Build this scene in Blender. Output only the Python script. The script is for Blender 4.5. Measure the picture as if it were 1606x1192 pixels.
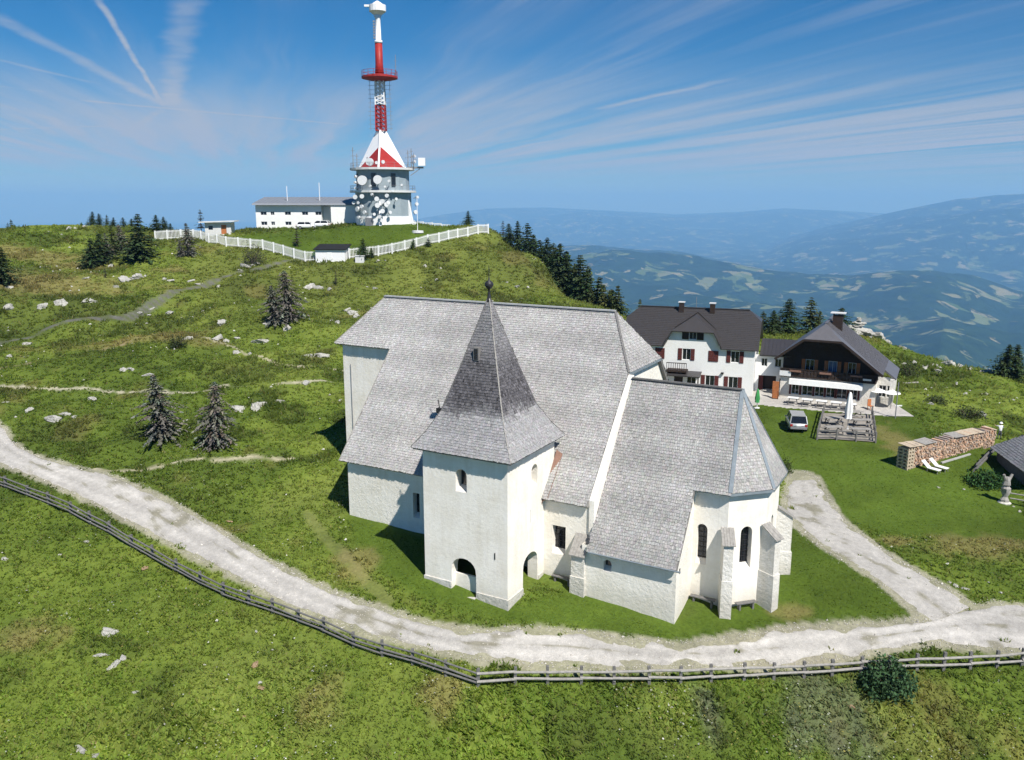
import bpy, bmesh, math, random
import numpy as np
from mathutils import Vector, Matrix
R = math.radians
random.seed(7); rng = np.random.default_rng(7)
for o in list(bpy.data.objects): bpy.data.objects.remove(o)
SC = bpy.context.scene
COL = SC.collection

# ------------------------------------------------------------------ camera, sky, sun, exposure
CAM_H, FPX, PITCH = 26.0, 1306.8, R(11.905)
cd = bpy.data.cameras.new('camera'); cam = bpy.data.objects.new('camera', cd); COL.objects.link(cam)
cam.location = (0, 0, CAM_H); cam.rotation_euler = (R(90) - PITCH, 0, 0)
cd.sensor_width = 36; cd.lens = 36 * FPX / 1606; cd.clip_start = .5; cd.clip_end = 200000
SC.camera = cam
SUN_AZ, SUN_EL = R(150), R(50)      # azimuth clockwise from +y (the view direction)
sdir = Vector((math.sin(SUN_AZ) * math.cos(SUN_EL), math.cos(SUN_AZ) * math.cos(SUN_EL), math.sin(SUN_EL)))
sl = bpy.data.lights.new('sun', 'SUN'); sl.energy = 5.0; sl.angle = R(.53); sl.color = (1, .96, .90)
so = bpy.data.objects.new('sun', sl); COL.objects.link(so); so.rotation_euler = (-sdir).to_track_quat('-Z', 'Y').to_euler()
SC.view_settings.view_transform = 'Standard'; SC.view_settings.look = 'None'
SC.view_settings.exposure = 0.40; SC.view_settings.gamma = 1; SC.view_settings.use_curve_mapping = False
SKY_STRENGTH = .05
HAZE_DENSITY, HAZE_COLOR = 6.8e-5, (.25, .54, 1.0)
cy = SC.cycles
cy.use_denoising = True; cy.max_bounces = 6; cy.diffuse_bounces = 3; cy.glossy_bounces = 2; cy.transmission_bounces = 3
cy.volume_bounces = 2; cy.use_adaptive_sampling = True; cy.adaptive_threshold = .015; cy.caustics_reflective = False; cy.caustics_refractive = False

_c, _s = math.cos(PITCH), math.sin(PITCH)
def ray(px, py):
    a, b = (px - 803) / FPX, (596 - py) / FPX
    return np.array([a, _c + b * _s, -_s + b * _c])
def atz(px, py, z): d = ray(px, py); t = (z - CAM_H) / d[2]; return np.array([0, 0, CAM_H]) + t * d
def aty(px, py, y): d = ray(px, py); t = y / d[1]; return np.array([0, 0, CAM_H]) + t * d
def proj(x, y, z):
    z = z - CAM_H; d = y * _c - z * _s; d = np.maximum(d, .1); up = y * _s + z * _c
    return 803 + FPX * x / d, 596 - FPX * up / d

# ------------------------------------------------------------------ node helpers
class NT:
    def __init__(s, tree): s.t = tree; s.n = tree.nodes; s.l = tree.links
    def add(s, typ, ins=None, **kw):
        n = s.n.new(typ)
        for k, v in kw.items(): setattr(n, k, v)
        for k, v in (ins or {}).items(): s.set(n.inputs[k], v)
        return n
    def set(s, sock, v):
        if isinstance(v, bpy.types.NodeSocket): s.l.new(v, sock)
        elif isinstance(v, bpy.types.Node): s.l.new(v.outputs[0], sock)
        else: sock.default_value = v
    def math(s, op, a, b=0., c=0., clamp=False):
        n = s.n.new('ShaderNodeMath'); n.operation = op; n.use_clamp = clamp
        s.set(n.inputs[0], a); s.set(n.inputs[1], b); s.set(n.inputs[2], c); return n.outputs[0]
    def mix(s, f, a, b, blend='MIX'):
        n = s.n.new('ShaderNodeMix'); n.data_type = 'RGBA'; n.blend_type = blend
        s.set(n.inputs[0], f); s.set(n.inputs[6], a); s.set(n.inputs[7], b); return n.outputs[2]
    def ramp(s, f, stops):
        n = s.n.new('ShaderNodeValToRGB'); e = n.color_ramp.elements
        while len(e) < len(stops): e.new(.5)
        for i, (p, c) in enumerate(stops):
            e[i].position = p; e[i].color = (*c, 1) if len(c) == 3 else c
        s.set(n.inputs[0], f); return n.outputs[0]
    def smooth(s, v, lo, hi, a=0., b=1.):
        n = s.n.new('ShaderNodeMapRange'); n.interpolation_type = 'SMOOTHSTEP'
        for k, q in zip(('Value', 'From Min', 'From Max', 'To Min', 'To Max'), (v, lo, hi, a, b)): s.set(n.inputs[k], q)
        return n.outputs[0]
    def noise(s, vec, scale, detail=4, rough=.55, dist=0.):
        n = s.n.new('ShaderNodeTexNoise')
        if vec is not None: s.set(n.inputs['Vector'], vec)
        n.inputs['Scale'].default_value = scale; n.inputs['Detail'].default_value = detail
        n.inputs['Roughness'].default_value = rough; n.inputs['Distortion'].default_value = dist
        return n.outputs[0]
def newmat(name, rough=.8, spec=.3):
    m = bpy.data.materials.new(name); m.use_nodes = True
    g = NT(m.node_tree); b = m.node_tree.nodes['Principled BSDF']
    b.inputs['Roughness'].default_value = rough; b.inputs['Specular IOR Level'].default_value = spec
    return m, g, b
def rgb(c): return (*c, 1) if len(c) == 3 else c
def simple(name, col, var=.25, scale=6., rough=.75, spec=.3, bump=0., metal=0., obj=True):
    """one colour with procedural blotches and grain"""
    m, g, b = newmat(name, rough, spec)
    tc = g.add('ShaderNodeTexCoord'); v = tc.outputs['Object']
    n1 = g.noise(v, scale, 5, .6); n2 = g.noise(v, scale * 7, 3, .6)
    k = g.math('ADD', g.math('MULTIPLY', n1, .65), g.math('MULTIPLY', n2, .35))
    lo = tuple(x * (1 - var) for x in col); hi = tuple(min(1, x * (1 + var)) for x in col)
    c = g.ramp(k, [(.3, lo), (.7, hi)])
    g.set(b.inputs['Base Color'], c); b.inputs['Metallic'].default_value = metal
    if bump:
        bn = g.add('ShaderNodeBump', {'Strength': bump, 'Distance': .03, 'Height': n2}); g.set(b.inputs['Normal'], bn.outputs[0])
    return m
def vcol_mat(name, rough=.85, spec=.2, var=.0, scale=20., trans=0., bump=0., tint=None):
    """base colour taken from the Col attribute of the mesh, with fine grain"""
    m, g, b = newmat(name, rough, spec)
    a = g.add('ShaderNodeAttribute', attribute_name='Col'); c = a.outputs['Color']
    if tint: c = g.mix(1., c, rgb(tint), 'MULTIPLY')
    if var:
        tc = g.add('ShaderNodeTexCoord'); n = g.noise(tc.outputs['Object'], scale, 5, .65)
        f = g.smooth(n, .25, .75, 1 - var, 1 + var)
        c = g.mix(1., c, g.add('ShaderNodeCombineColor', {0: f, 1: f, 2: f}).outputs[0], 'MULTIPLY')
        if bump:
            bn = g.add('ShaderNodeBump', {'Strength': bump, 'Distance': .08, 'Height': n}); g.set(b.inputs['Normal'], bn.outputs[0])
    g.set(b.inputs['Base Color'], c)
    if trans:
        t = g.add('ShaderNodeBsdfTranslucent'); g.set(t.inputs[0], c)
        mx = g.add('ShaderNodeMixShader', {0: trans}); g.l.new(b.outputs[0], mx.inputs[1]); g.l.new(t.outputs[0], mx.inputs[2])
        g.l.new(mx.outputs[0], m.node_tree.nodes['Material Output'].inputs[0])
    return m

# ------------------------------------------------------------------ world: clear sky with cirrus and contrails
def build_world():
    w = bpy.data.worlds.new('World'); SC.world = w; w.use_nodes = True
    g = NT(w.node_tree); bg = w.node_tree.nodes['Background']
    sky = g.add('ShaderNodeTexSky', sky_type='NISHITA'); sky.sun_disc = False
    sky.sun_elevation = SUN_EL; sky.sun_rotation = SUN_AZ; sky.altitude = 1600; sky.air_density = 1.1; sky.dust_density = .1; sky.ozone_density = 4.
    tc = g.add('ShaderNodeTexCoord'); d = tc.outputs['Generated']
    sep = g.add('ShaderNodeSeparateXYZ', {0: d})
    zz = g.math('MAXIMUM', sep.outputs[2], .012)
    X = g.math('DIVIDE', sep.outputs[0], zz); Y = g.math('DIVIDE', sep.outputs[1], zz)
    P = g.add('ShaderNodeCombineXYZ', {0: X, 1: Y, 2: 0.}).outputs[0]
    # cirrus: wind-drawn fibres at one height
    _r0, _r1 = ray(880, 238), ray(1560, 120); ca = math.atan2(_r1[1] / _r1[2] - _r0[1] / _r0[2], _r1[0] / _r1[2] - _r0[0] / _r0[2])
    A_ = g.math('ADD', g.math('MULTIPLY', X, math.cos(ca)), g.math('MULTIPLY', Y, math.sin(ca)))
    B_ = g.math('SUBTRACT', g.math('MULTIPLY', Y, math.cos(ca)), g.math('MULTIPLY', X, math.sin(ca)))
    warp = g.noise(P, .16, 3, .5)
    B2 = g.math('ADD', B_, g.math('MULTIPLY', warp, 1.1))
    S1 = g.add('ShaderNodeCombineXYZ', {0: g.math('MULTIPLY', A_, .10), 1: g.math('MULTIPLY', B2, 1.7), 2: 3.1}).outputs[0]
    fib = g.noise(S1, 1.0, 7, .62, .3)
    big = g.noise(P, .22, 3, .5)
    cir = g.math('MULTIPLY', g.smooth(fib, .46, .74), g.smooth(big, .34, .62))
    thin = g.math('MULTIPLY', g.smooth(g.noise(S1, .45, 5, .6), .42, .8), .12)
    cir = g.math('ADD', g.math('MULTIPLY', cir, .36), thin)
    tot = cir
    # veil low on the sky
    el = sep.outputs[2]
    veil = g.math('MULTIPLY', g.smooth(el, .015, .055), g.smooth(el, .17, .075))
    veil = g.math('MULTIPLY', veil, g.smooth(g.noise(S1, .55, 6, .6), .33, .62))
    tot = g.math('ADD', tot, g.math('MULTIPLY', veil, .85))
    # contrails: straight lines on the cirrus level
    def plane(px, py): r = ray(px, py); return r[0] / r[2], r[1] / r[2]
    for (p0, p1, wd, st) in [((152, -6), (256, 166), .030, .75), ((-20, 18), (262, 168), .10, .42), ((298, -10), (266, 170), .13, .42),
                             ((-10, 92), (150, 131), .055, .34), ((120, 157), (560, 197), .09, .50), ((-10, 203), (215, 196), .09, .38),
                             ((190, 215), (258, 168), .09, .26), ((930, 172), (1160, 122), .12, .40), ((-10, 134), (75, 144), .05, .25)]:
        a, b = np.array(plane(*p0)), np.array(plane(*p1)); L = np.linalg.norm(b - a); t = (b - a) / L; n = np.array([-t[1], t[0]])
        s_ = g.math('SUBTRACT', g.math('ADD', g.math('MULTIPLY', X, t[0]), g.math('MULTIPLY', Y, t[1])), float(a @ t))
        q_ = g.math('SUBTRACT', g.math('ADD', g.math('MULTIPLY', X, n[0]), g.math('MULTIPLY', Y, n[1])), float(a @ n))
        q_ = g.math('ADD', q_, g.math('MULTIPLY', g.math('SUBTRACT', g.noise(P, 1.7, 4, .6), .5), wd * 1.6))
        f = g.smooth(g.math('ABSOLUTE', q_), wd, wd * .1)
        e = g.math('MULTIPLY', g.smooth(s_, -.02 * L, .06 * L), g.smooth(s_, L * 1.03, L * .85))
        f = g.math('MULTIPLY', g.math('MULTIPLY', f, e), g.smooth(g.noise(P, 2.6, 4, .6), .25, .62, .45, 1.))
        tot = g.math('ADD', tot, g.math('MULTIPLY', f, st))
    tot = g.math('MINIMUM', tot, .93)
    tot = g.math('MULTIPLY', tot, g.smooth(el, .0, .04))
    hs = g.add('ShaderNodeHueSaturation', {'Saturation': 1.25, 'Color': g.mix(1., sky.outputs[0], (.78, 1.0, 1.18, 1), 'MULTIPLY')})
    c1 = g.mix(tot, hs.outputs[0], (6.9, 7.4, 8.3, 1))
    g.set(bg.inputs[0], c1); bg.inputs[1].default_value = SKY_STRENGTH
build_world()

# ------------------------------------------------------------------ noise and terrain height
def vnoise(x, y, seed=0):
    xi, yi = np.floor(x).astype(np.int64), np.floor(y).astype(np.int64); fx, fy = x - xi, y - yi
    fx = fx * fx * fx * (fx * (fx * 6 - 15) + 10); fy = fy * fy * fy * (fy * (fy * 6 - 15) + 10)
    def h(a, b):
        n = (a * 374761393 + b * 668265263 + seed * 974634777) & 0x7fffffff
        n = ((n ^ (n >> 13)) * 1274126177) & 0x7fffffff
        return ((n ^ (n >> 16)) & 0xffff) / 65535.
    return (h(xi, yi) * (1 - fx) + h(xi + 1, yi) * fx) * (1 - fy) + (h(xi, yi + 1) * (1 - fx) + h(xi + 1, yi + 1) * fx) * fy
def fbm(x, y, sc, oct=4, seed=0, rough=.5):
    x, y = np.asarray(x, float) / sc, np.asarray(y, float) / sc
    a, s, t = 1., 0., 0.
    for i in range(oct):
        s = s + a * vnoise(x + 17.3 * i, y - 9.1 * i, seed + i); t += a; a *= rough; x, y = x * 2.03, y * 2.03
    return s / t
def sstep(v, a, b): t = np.clip((v - a) / (b - a), 0, 1); return t * t * (3 - 2 * t)

TH = R(29.072); CU = np.array([math.cos(TH), -math.sin(TH), 0]); CV = np.array([math.sin(TH), math.cos(TH), 0]); CO = np.array([-.283, 50.2, 0])
def cw(u, v, z=0): return CO + u * CU + v * CV + np.array([0, 0, z])
ctrl = []
for px, py, z in [(797, 957, 0), (664, 905, .86), (549, 807, 1.64), (1059, 982, -.5), (1083, 934, .2), (1215, 935, -.05), (916, 936, .05),
                  (730, 930, .45), (500, 940, -.1), (600, 975, -.35), (700, 1010, -.55), (900, 1030, -.85), (1100, 1030, -1.0), (1300, 1010, -1.0),
                  (1500, 985, -1.0), (1606, 985, -1.0), (750, 1077, -1.25), (1340, 1055, -1.5), (1600, 1045, -1.5), (1100, 1075, -1.4),
                  (800, 1192, -4), (1606, 1192, -4), (400, 1192, -4), (0, 1192, -2.6), (1200, 1130, -2.7), (400, 1000, -1.1), (550, 1005, -.9), (1606, 1110, -2.6),
                  (1250, 765, .9), (1400, 870, .05), (1480, 960, -.8), (1606, 900, -.2), (1400, 800, .7), (1350, 740, 1.6), (1450, 745, 1.5),
                  (1575, 788, .9), (1411, 738, 1.6), (1559, 695, 2.2), (1606, 730, 1.7), (1257, 675, 2.4), (1300, 690, 2.3), (1375, 692, 2.2), (1300, 640, 2.7), (1400, 645, 2.7),
                  (1222, 628, 2.8), (1180, 622, 2.9), (1040, 612, 3.0), (1420, 690, 2.3), (1500, 660, 2.5)]:
    ctrl.append(atz(px, py, z))
for px, py, y in [(0, 690, 77), (100, 735, 70), (300, 828, 61.5), (0, 750, 68), (100, 793, 64), (0, 900, 55), (200, 900, 56), (150, 1000, 49), (250, 685, 77), (340, 700, 75), (480, 735, 72), (500, 680, 80),
                  (0, 605, 92), (280, 612, 91), (500, 604, 93), (0, 530, 112), (250, 540, 108), (500, 520, 116), (250, 465, 134), (100, 500, 121), (450, 415, 154),
                  (480, 407, 158), (380, 455, 138), (560, 440, 146), (0, 440, 137), (100, 400, 160), (0, 365, 190), (120, 352, 190), (200, 385, 168), (245, 374, 172), (310, 367, 177),
                  (400, 362, 177), (552, 356, 174), (600, 356, 171), (640, 357, 172), (700, 356, 180), (780, 364, 178), (560, 398, 159), (650, 386, 163), (720, 373, 170),
                  (800, 400, 168), (860, 420, 163), (872, 455, 152), (700, 440, 147), (820, 460, 146), (950, 490, 140), (960, 545, 118),
                  (1500, 620, 103), (1590, 600, 110), (1450, 562, 118), (1540, 582, 116), (1606, 590, 113), (1350, 516, 124), (1320, 516, 124), (1375, 526, 122), (1400, 545, 120), (1250, 518, 121), (1200, 517, 121)]:
    ctrl.append(aty(px, py, y))
ctrl += [np.array(c, float) for c in [(-130, 80, 12), (-120, 150, 20), (-110, 40, 4), (-60, 20, -4), (0, 12, -9), (60, 15, -9), (100, 40, -6), (100, 75, -1), (100, 105, -2),
         (78, 132, -7), (54, 146, -8), (44, 160, -18), (15, 165, -6), (60, 200, -45), (110, 150, -30), (-10, 215, 2), (-60, 225, 5), (-120, 225, 8), (-90, 205, 17), (-40, 205, 15), (0, 260, -25), (-130, 280, -20), (5, 195, 6),
         (26, 128, 4), tuple(cw(-24, 16, 4)), tuple(cw(-20, 28, 4.6)), tuple(cw(-5, 30, 3)), tuple(cw(10, 24, 1.5)), tuple(cw(20, 14, .6)), tuple(cw(-10, 16, 2))]]
ctrl = np.array(ctrl)
def _kern(r2): return .5 * r2 * np.log(np.maximum(r2, 1e-9))
def fit_tps(c, lam):
    n = len(c); d2 = ((c[:, None, :2] - c[None, :, :2]) ** 2).sum(-1)
    A = np.zeros((n + 3, n + 3)); A[:n, :n] = _kern(d2) + lam * np.eye(n); A[:n, n] = 1; A[:n, n + 1:] = c[:, :2]; A[n:, :n] = A[:n, n:].T
    return np.linalg.solve(A, np.concatenate([c[:, 2], np.zeros(3)]))
TPS = fit_tps(ctrl, 4.)
def tps(x, y):
    out = np.full(x.shape, TPS[-3]) + TPS[-2] * x + TPS[-1] * y
    for i, c in enumerate(ctrl): out += TPS[i] * _kern((x - c[0]) ** 2 + (y - c[1]) ** 2)
    return out
def inpoly(px, py, poly):
    poly = np.asarray(poly, float); r = np.zeros(np.shape(px), bool); j = len(poly) - 1
    for i in range(len(poly)):
        xi, yi = poly[i]; xj, yj = poly[j]
        if yi != yj:
            r ^= ((yi > py) != (yj > py)) & (px < (xj - xi) * (py - yi) / (yj - yi) + xi)
        j = i
    return r
def seg_dist(x, y, pts):
    d = np.full(np.shape(x), 1e9)
    for (ax, ay), (bx, by) in zip(pts[:-1], pts[1:]):
        vx, vy = bx - ax, by - ay; t = np.clip(((x - ax) * vx + (y - ay) * vy) / (vx * vx + vy * vy + 1e-9), 0, 1)
        d = np.minimum(d, np.hypot(x - ax - t * vx, y - ay - t * vy))
    return d
def polydist(x, y, poly, fade):
    """1 inside the polygon, fading out over 'fade' metres outside"""
    poly = [tuple(p[:2]) for p in poly]; i = inpoly(x, y, poly); d = seg_dist(x, y, poly + poly[:1])
    return np.where(i, 1., sstep(d, fade, 0))
def base_pt(px, py):                      # ground spot seen at a point of the picture (smooth terrain)
    d = ray(px, py); ts = np.geomspace(24, 330, 900); P = np.array([0, 0, CAM_H]) + ts[:, None] * d
    h = tps(P[:, 0], P[:, 1]); below = np.nonzero(P[:, 2] < h)[0]
    k = below[0] if len(below) else len(ts) - 1
    return P[k]
def Ppoly(pts): return [tuple(base_pt(*p)[:2]) for p in pts]
LAWN_CH = Ppoly([(560, 812), (660, 850), (668, 905), (797, 958), (920, 930), (1060, 985), (1230, 925), (1245, 830), (1330, 885), (1445, 972), (1250, 982), (1060, 1005), (900, 975), (780, 965), (660, 930), (570, 860)])
LAWN_R = Ppoly([(1190, 628), (1425, 648), (1450, 690), (1560, 712), (1600, 815), (1606, 845), (1400, 835), (1330, 815), (1290, 755), (1235, 745)])
LAWN_TV = Ppoly([(385, 372), (560, 356), (690, 357), (715, 362), (640, 380), (560, 392), (470, 398), (440, 388)])
YARD = [(14, 98), (32, 97), (46, 92), (48, 104), (34, 112), (14, 112)]
def gz(x, y):
    x, y = np.atleast_1d(np.asarray(x, float)), np.atleast_1d(np.asarray(y, float))
    z = tps(x, y)
    flat = np.maximum.reduce([polydist(x, y, LAWN_CH, 3), polydist(x, y, LAWN_R, 3), polydist(x, y, LAWN_TV, 5), polydist(x, y, YARD, 3), polydist(x, y, HULL, 3), ROADMASK(x, y)])
    rough = (1 - flat) * sstep(y, 40, 80)
    hum = (fbm(x, y, 9, 4, 3) - .5) * 3.0 + (np.abs(fbm(x, y, 17, 3, 11) - .5) * -3.0 + .35)
    rough = rough * (1 - .72 * sstep(y, 135, 160))
    z = z + hum * rough * .85 + (1 - flat) * (fbm(x, y, 3.2, 3, 5) - .5) * .5 + (fbm(x, y, 1.1, 2, 8) - .5) * .10
    return z
HULL = [tuple(cw(u, v)[:2]) for u, v in [(-24, 12), (-18, 12), (-18, 4.5), (-6.5, 4.5), (-6.5, -.2), (.2, -.2), (.2, 4), (10.2, 3.5), (13, 6.5), (15.5, 9), (15.5, 14), (12, 17), (4, 19), (4, 26), (-18, 26), (-24, 19)]]
# roads as pairs of edge lines seen in the picture
ROAD_UP = [(-60, 640), (-20, 655), (4, 668), (22, 698), (60, 718), (110, 731), (160, 742), (220, 766), (300, 805), (400, 868), (500, 920), (600, 958), (690, 985), (770, 992), (840, 985), (920, 992), (1000, 1006), (1061, 1010), (1161, 1001), (1231, 985), (1302, 983), (1380, 980), (1452, 976), (1500, 955), (1560, 945), (1606, 950), (1680, 968)]
ROAD_LO = [(-60, 705), (-20, 722), (20, 738), (60, 752), (110, 775), (160, 797), (220, 828), (290, 868), (380, 912), (450, 950), (540, 985), (620, 1010), (700, 1028), (760, 1040), (830, 1047), (900, 1052), (980, 1052), (1051, 1050), (1150, 1048), (1252, 1042), (1332, 1034), (1402, 1019), (1445, 1014), (1492, 1013), (1553, 1020), (1606, 1026), (1680, 1032)]
PATH_L = [(1238, 738), (1234, 765), (1228, 800), (1240, 818), (1258, 834), (1290, 858), (1327, 882), (1370, 910), (1407, 938), (1452, 980)]
PATH_R = [(1262, 740), (1284, 752), (1294, 770), (1308, 795), (1324, 817), (1350, 836), (1377, 856), (1412, 880), (1452, 902), (1530, 948)]
def res_line(pts, n):
    p = np.array([base_pt(*q)[:2] for q in pts]); return resample(p, n)
def resample(p, n):
    s = np.concatenate([[0], np.cumsum(np.hypot(*np.diff(p, axis=0).T))]); t = np.linspace(0, s[-1], n)
    # smooth: cubic-ish by linear + box filter
    q = np.stack([np.interp(t, s, p[:, 0]), np.interp(t, s, p[:, 1])], 1)
    k = max(1, n // 60)
    for _ in range(3):
        for __ in range(k): q[1:-1] = (q[:-2] + 2 * q[1:-1] + q[2:]) / 4
    return q
RU, RL = res_line(ROAD_UP, 420), res_line(ROAD_LO, 420)
PL, PR = res_line(PATH_L, 130), res_line(PATH_R, 130)
def strip_poly(a, b): return [tuple(q) for q in a[::6]] + [tuple(q) for q in b[::-6]]
ROADPOLY, PATHPOLY = strip_poly(RU, RL), strip_poly(PL, PR)
def ROADMASK(x, y): return np.maximum(polydist(x, y, ROADPOLY, 1.6), polydist(x, y, PATHPOLY, 1.6))
def gz1(x, y): return float(gz(x, y)[0])
def pg(px, py):
    """3-D ground spot seen at a picture point; over a crest, the crest itself"""
    d = ray(px, py); ts = np.geomspace(27, 235, 420); P = np.array([0, 0, CAM_H]) + ts[:, None] * d; g = P[:, 2] - gz(P[:, 0], P[:, 1])
    k = np.nonzero(g < 0)[0]
    if len(k) and k[0] > 0: k = k[0]; f = g[k - 1] / (g[k - 1] - g[k]); p = P[k - 1] * (1 - f) + P[k] * f
    else: p = P[:330][g[:330].argmin()]
    return np.array([p[0], p[1], gz1(p[0], p[1])])
def pxm(p):  # picture pixels per metre at a spot
    return FPX / (p[1] * _c - (p[2] - CAM_H) * _s)

# ------------------------------------------------------------------ mesh helpers
def link(name, me, mats, parent=None):
    o = bpy.data.objects.new(name, me); COL.objects.link(o)
    for m in (mats if isinstance(mats, (list, tuple)) else [mats]): me.materials.append(m)
    if parent: o.parent = parent
    return o
def np_mesh(name, V, Fs, col=None, smooth=False):
    me = bpy.data.meshes.new(name); V = np.asarray(V, np.float32); Fs = np.asarray(Fs, np.int32); k = Fs.shape[1]
    me.vertices.add(len(V)); me.vertices.foreach_set('co', V.ravel())
    me.loops.add(Fs.size); me.loops.foreach_set('vertex_index', Fs.ravel())
    me.polygons.add(len(Fs)); me.polygons.foreach_set('loop_start', np.arange(0, Fs.size, k, dtype=np.int32))
    me.polygons.foreach_set('use_smooth', np.full(len(Fs), smooth))
    me.update(calc_edges=True)
    if col is not None:
        a = me.color_attributes.new('Col', 'FLOAT_COLOR', 'POINT')
        c = np.ones((len(V), 4), np.float32); c[:, :3] = col; a.data.foreach_set('color', c.ravel())
    return me
def tag(o, label=None, cat=None, group=None, kind=None):
    for k, v in (('label', label), ('category', cat), ('group', group), ('kind', kind)):
        if v: o[k] = v
    return o
def thing(name, loc, rz=0, label=None, cat=None, group=None):
    o = bpy.data.objects.new(name, None); COL.objects.link(o); o.empty_display_size = .3
    o.location = loc; o.rotation_euler = (0, 0, rz); return tag(o, label, cat, group)
def copy_tree(o, parent=None):
    c = o.copy(); COL.objects.link(c); c.parent = parent
    for ch in list(o.children): copy_tree(ch, c)
    return c
class MB:
    def __init__(s): s.v = []; s.f = []; s.mi = []
    def add(s, vs, fs, m=0):
        b = len(s.v); s.v += [tuple(map(float, q)) for q in vs]
        for f in fs: s.f.append([b + i for i in f]); s.mi.append(m)
        return s
    def hexa(s, p, m=0): return s.add(p, [(3, 2, 1, 0), (4, 5, 6, 7), (0, 1, 5, 4), (1, 2, 6, 5), (2, 3, 7, 6), (3, 0, 4, 7)], m)
    def box(s, c, d, rz=0, m=0):
        x, y, z = d[0] / 2, d[1] / 2, d[2] / 2; ca, sa = math.cos(rz), math.sin(rz)
        P = [(-x, -y, -z), (x, -y, -z), (x, y, -z), (-x, y, -z), (-x, -y, z), (x, -y, z), (x, y, z), (-x, y, z)]
        return s.hexa([(c[0] + a * ca - b * sa, c[1] + a * sa + b * ca, c[2] + q) for a, b, q in P], m)
    def b2(s, lo, hi, m=0): return s.box([(a + b) / 2 for a, b in zip(lo, hi)], [b - a for a, b in zip(lo, hi)], 0, m)
    def beam(s, p, q, w, h, m=0, up=(0, 0, 1)):
        p, q = Vector(p), Vector(q); d = (q - p).normalized(); u = Vector(up)
        if abs(d.dot(u)) > .98: u = Vector((1, 0, 0))
        x = d.cross(u).normalized() * (w / 2); y = x.cross(d).normalized() * (h / 2)
        return s.hexa([p - x - y, p + x - y, p + x + y, p - x + y, q - x - y, q + x - y, q + x + y, q - x + y], m)
    def tube(s, p, q, r0, r1=None, n=8, m=0, caps=True):
        r1 = r0 if r1 is None else r1; p, q = Vector(p), Vector(q); d = (q - p).normalized()
        u = Vector((0, 0, 1)) if abs(d.z) < .95 else Vector((1, 0, 0)); x = d.cross(u).normalized(); y = d.cross(x)
        V = [c + (x * math.cos(2 * math.pi * i / n) + y * math.sin(2 * math.pi * i / n)) * r for c, r in ((p, r0), (q, r1)) for i in range(n)]
        fs = [(i, (i + 1) % n, n + (i + 1) % n, n + i) for i in range(n)]
        if caps: fs += [tuple(range(n))[::-1], tuple(range(n, 2 * n))]
        return s.add(V, fs, m)
    def lathe(s, c, prof, n=16, m=0):
        V = []; fs = []
        for r, z in prof: V += [(c[0] + r * math.cos(2 * math.pi * i / n), c[1] + r * math.sin(2 * math.pi * i / n), c[2] + z) for i in range(n)]
        for k in range(len(prof) - 1): fs += [(k * n + i, k * n + (i + 1) % n, (k + 1) * n + (i + 1) % n, (k + 1) * n + i) for i in range(n)]
        fs += [tuple(range(n))[::-1], tuple(range((len(prof) - 1) * n, len(prof) * n))]
        return s.add(V, fs, m)
    def slab(s, poly, th, m=0):
        """planar polygon given its top face, thickened downwards along its normal"""
        P = [Vector(p) for p in poly]; nrm = Vector((0, 0, 0))
        for i in range(len(P)): nrm += P[i].cross(P[(i + 1) % len(P)])
        nrm.normalize(); k = len(P)
        if nrm.z < 0: P = P[::-1]; nrm = -nrm
        Q = [p - nrm * th for p in P]
        return s.add(P + Q, [tuple(range(k)), tuple(range(2 * k - 1, k - 1, -1))] + [(i, k + i, k + (i + 1) % k, (i + 1) % k) for i in range(k)], m)
    def prism(s, poly, d, m=0):
        k = len(poly); P = [Vector(p) for p in poly]; Q = [p + Vector(d) for p in P]
        return s.add(P + Q, [tuple(range(k))[::-1], tuple(range(k, 2 * k))] + [(i, (i + 1) % k, k + (i + 1) % k, k + i) for i in range(k)], m)
    def build(s, name, mats, parent=None, smooth=False, fixn=True):
        me = bpy.data.meshes.new(name); me.from_pydata(s.v, [], s.f)
        if max(s.mi, default=0): me.polygons.foreach_set('material_index', s.mi)
        if fixn:
            bm = bmesh.new(); bm.from_mesh(me); bmesh.ops.recalc_face_normals(bm, faces=bm.faces[:]); bm.to_mesh(me); bm.free()
        if smooth: me.polygons.foreach_set('use_smooth', [True] * len(me.polygons))
        return link(name, me, mats, parent)
def arch(x0, x1, z0, zs, zt, n=8, pointed=.0):
    """closed 2-D outline of an arched opening, springing at zs, crown at zt"""
    c, w = (x0 + x1) / 2, (x1 - x0) / 2; pts = [(x0, z0), (x1, z0)]
    for i in range(n + 1):
        a = math.pi * i / n; pts.append((c + w * math.cos(a), zs + (zt - zs) * math.sin(a) ** (1 - .25 * pointed)))
    return pts
def rect(x0, x1, z0, z1): return [(x0, z0), (x1, z0), (x1, z1), (x0, z1)]
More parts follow.
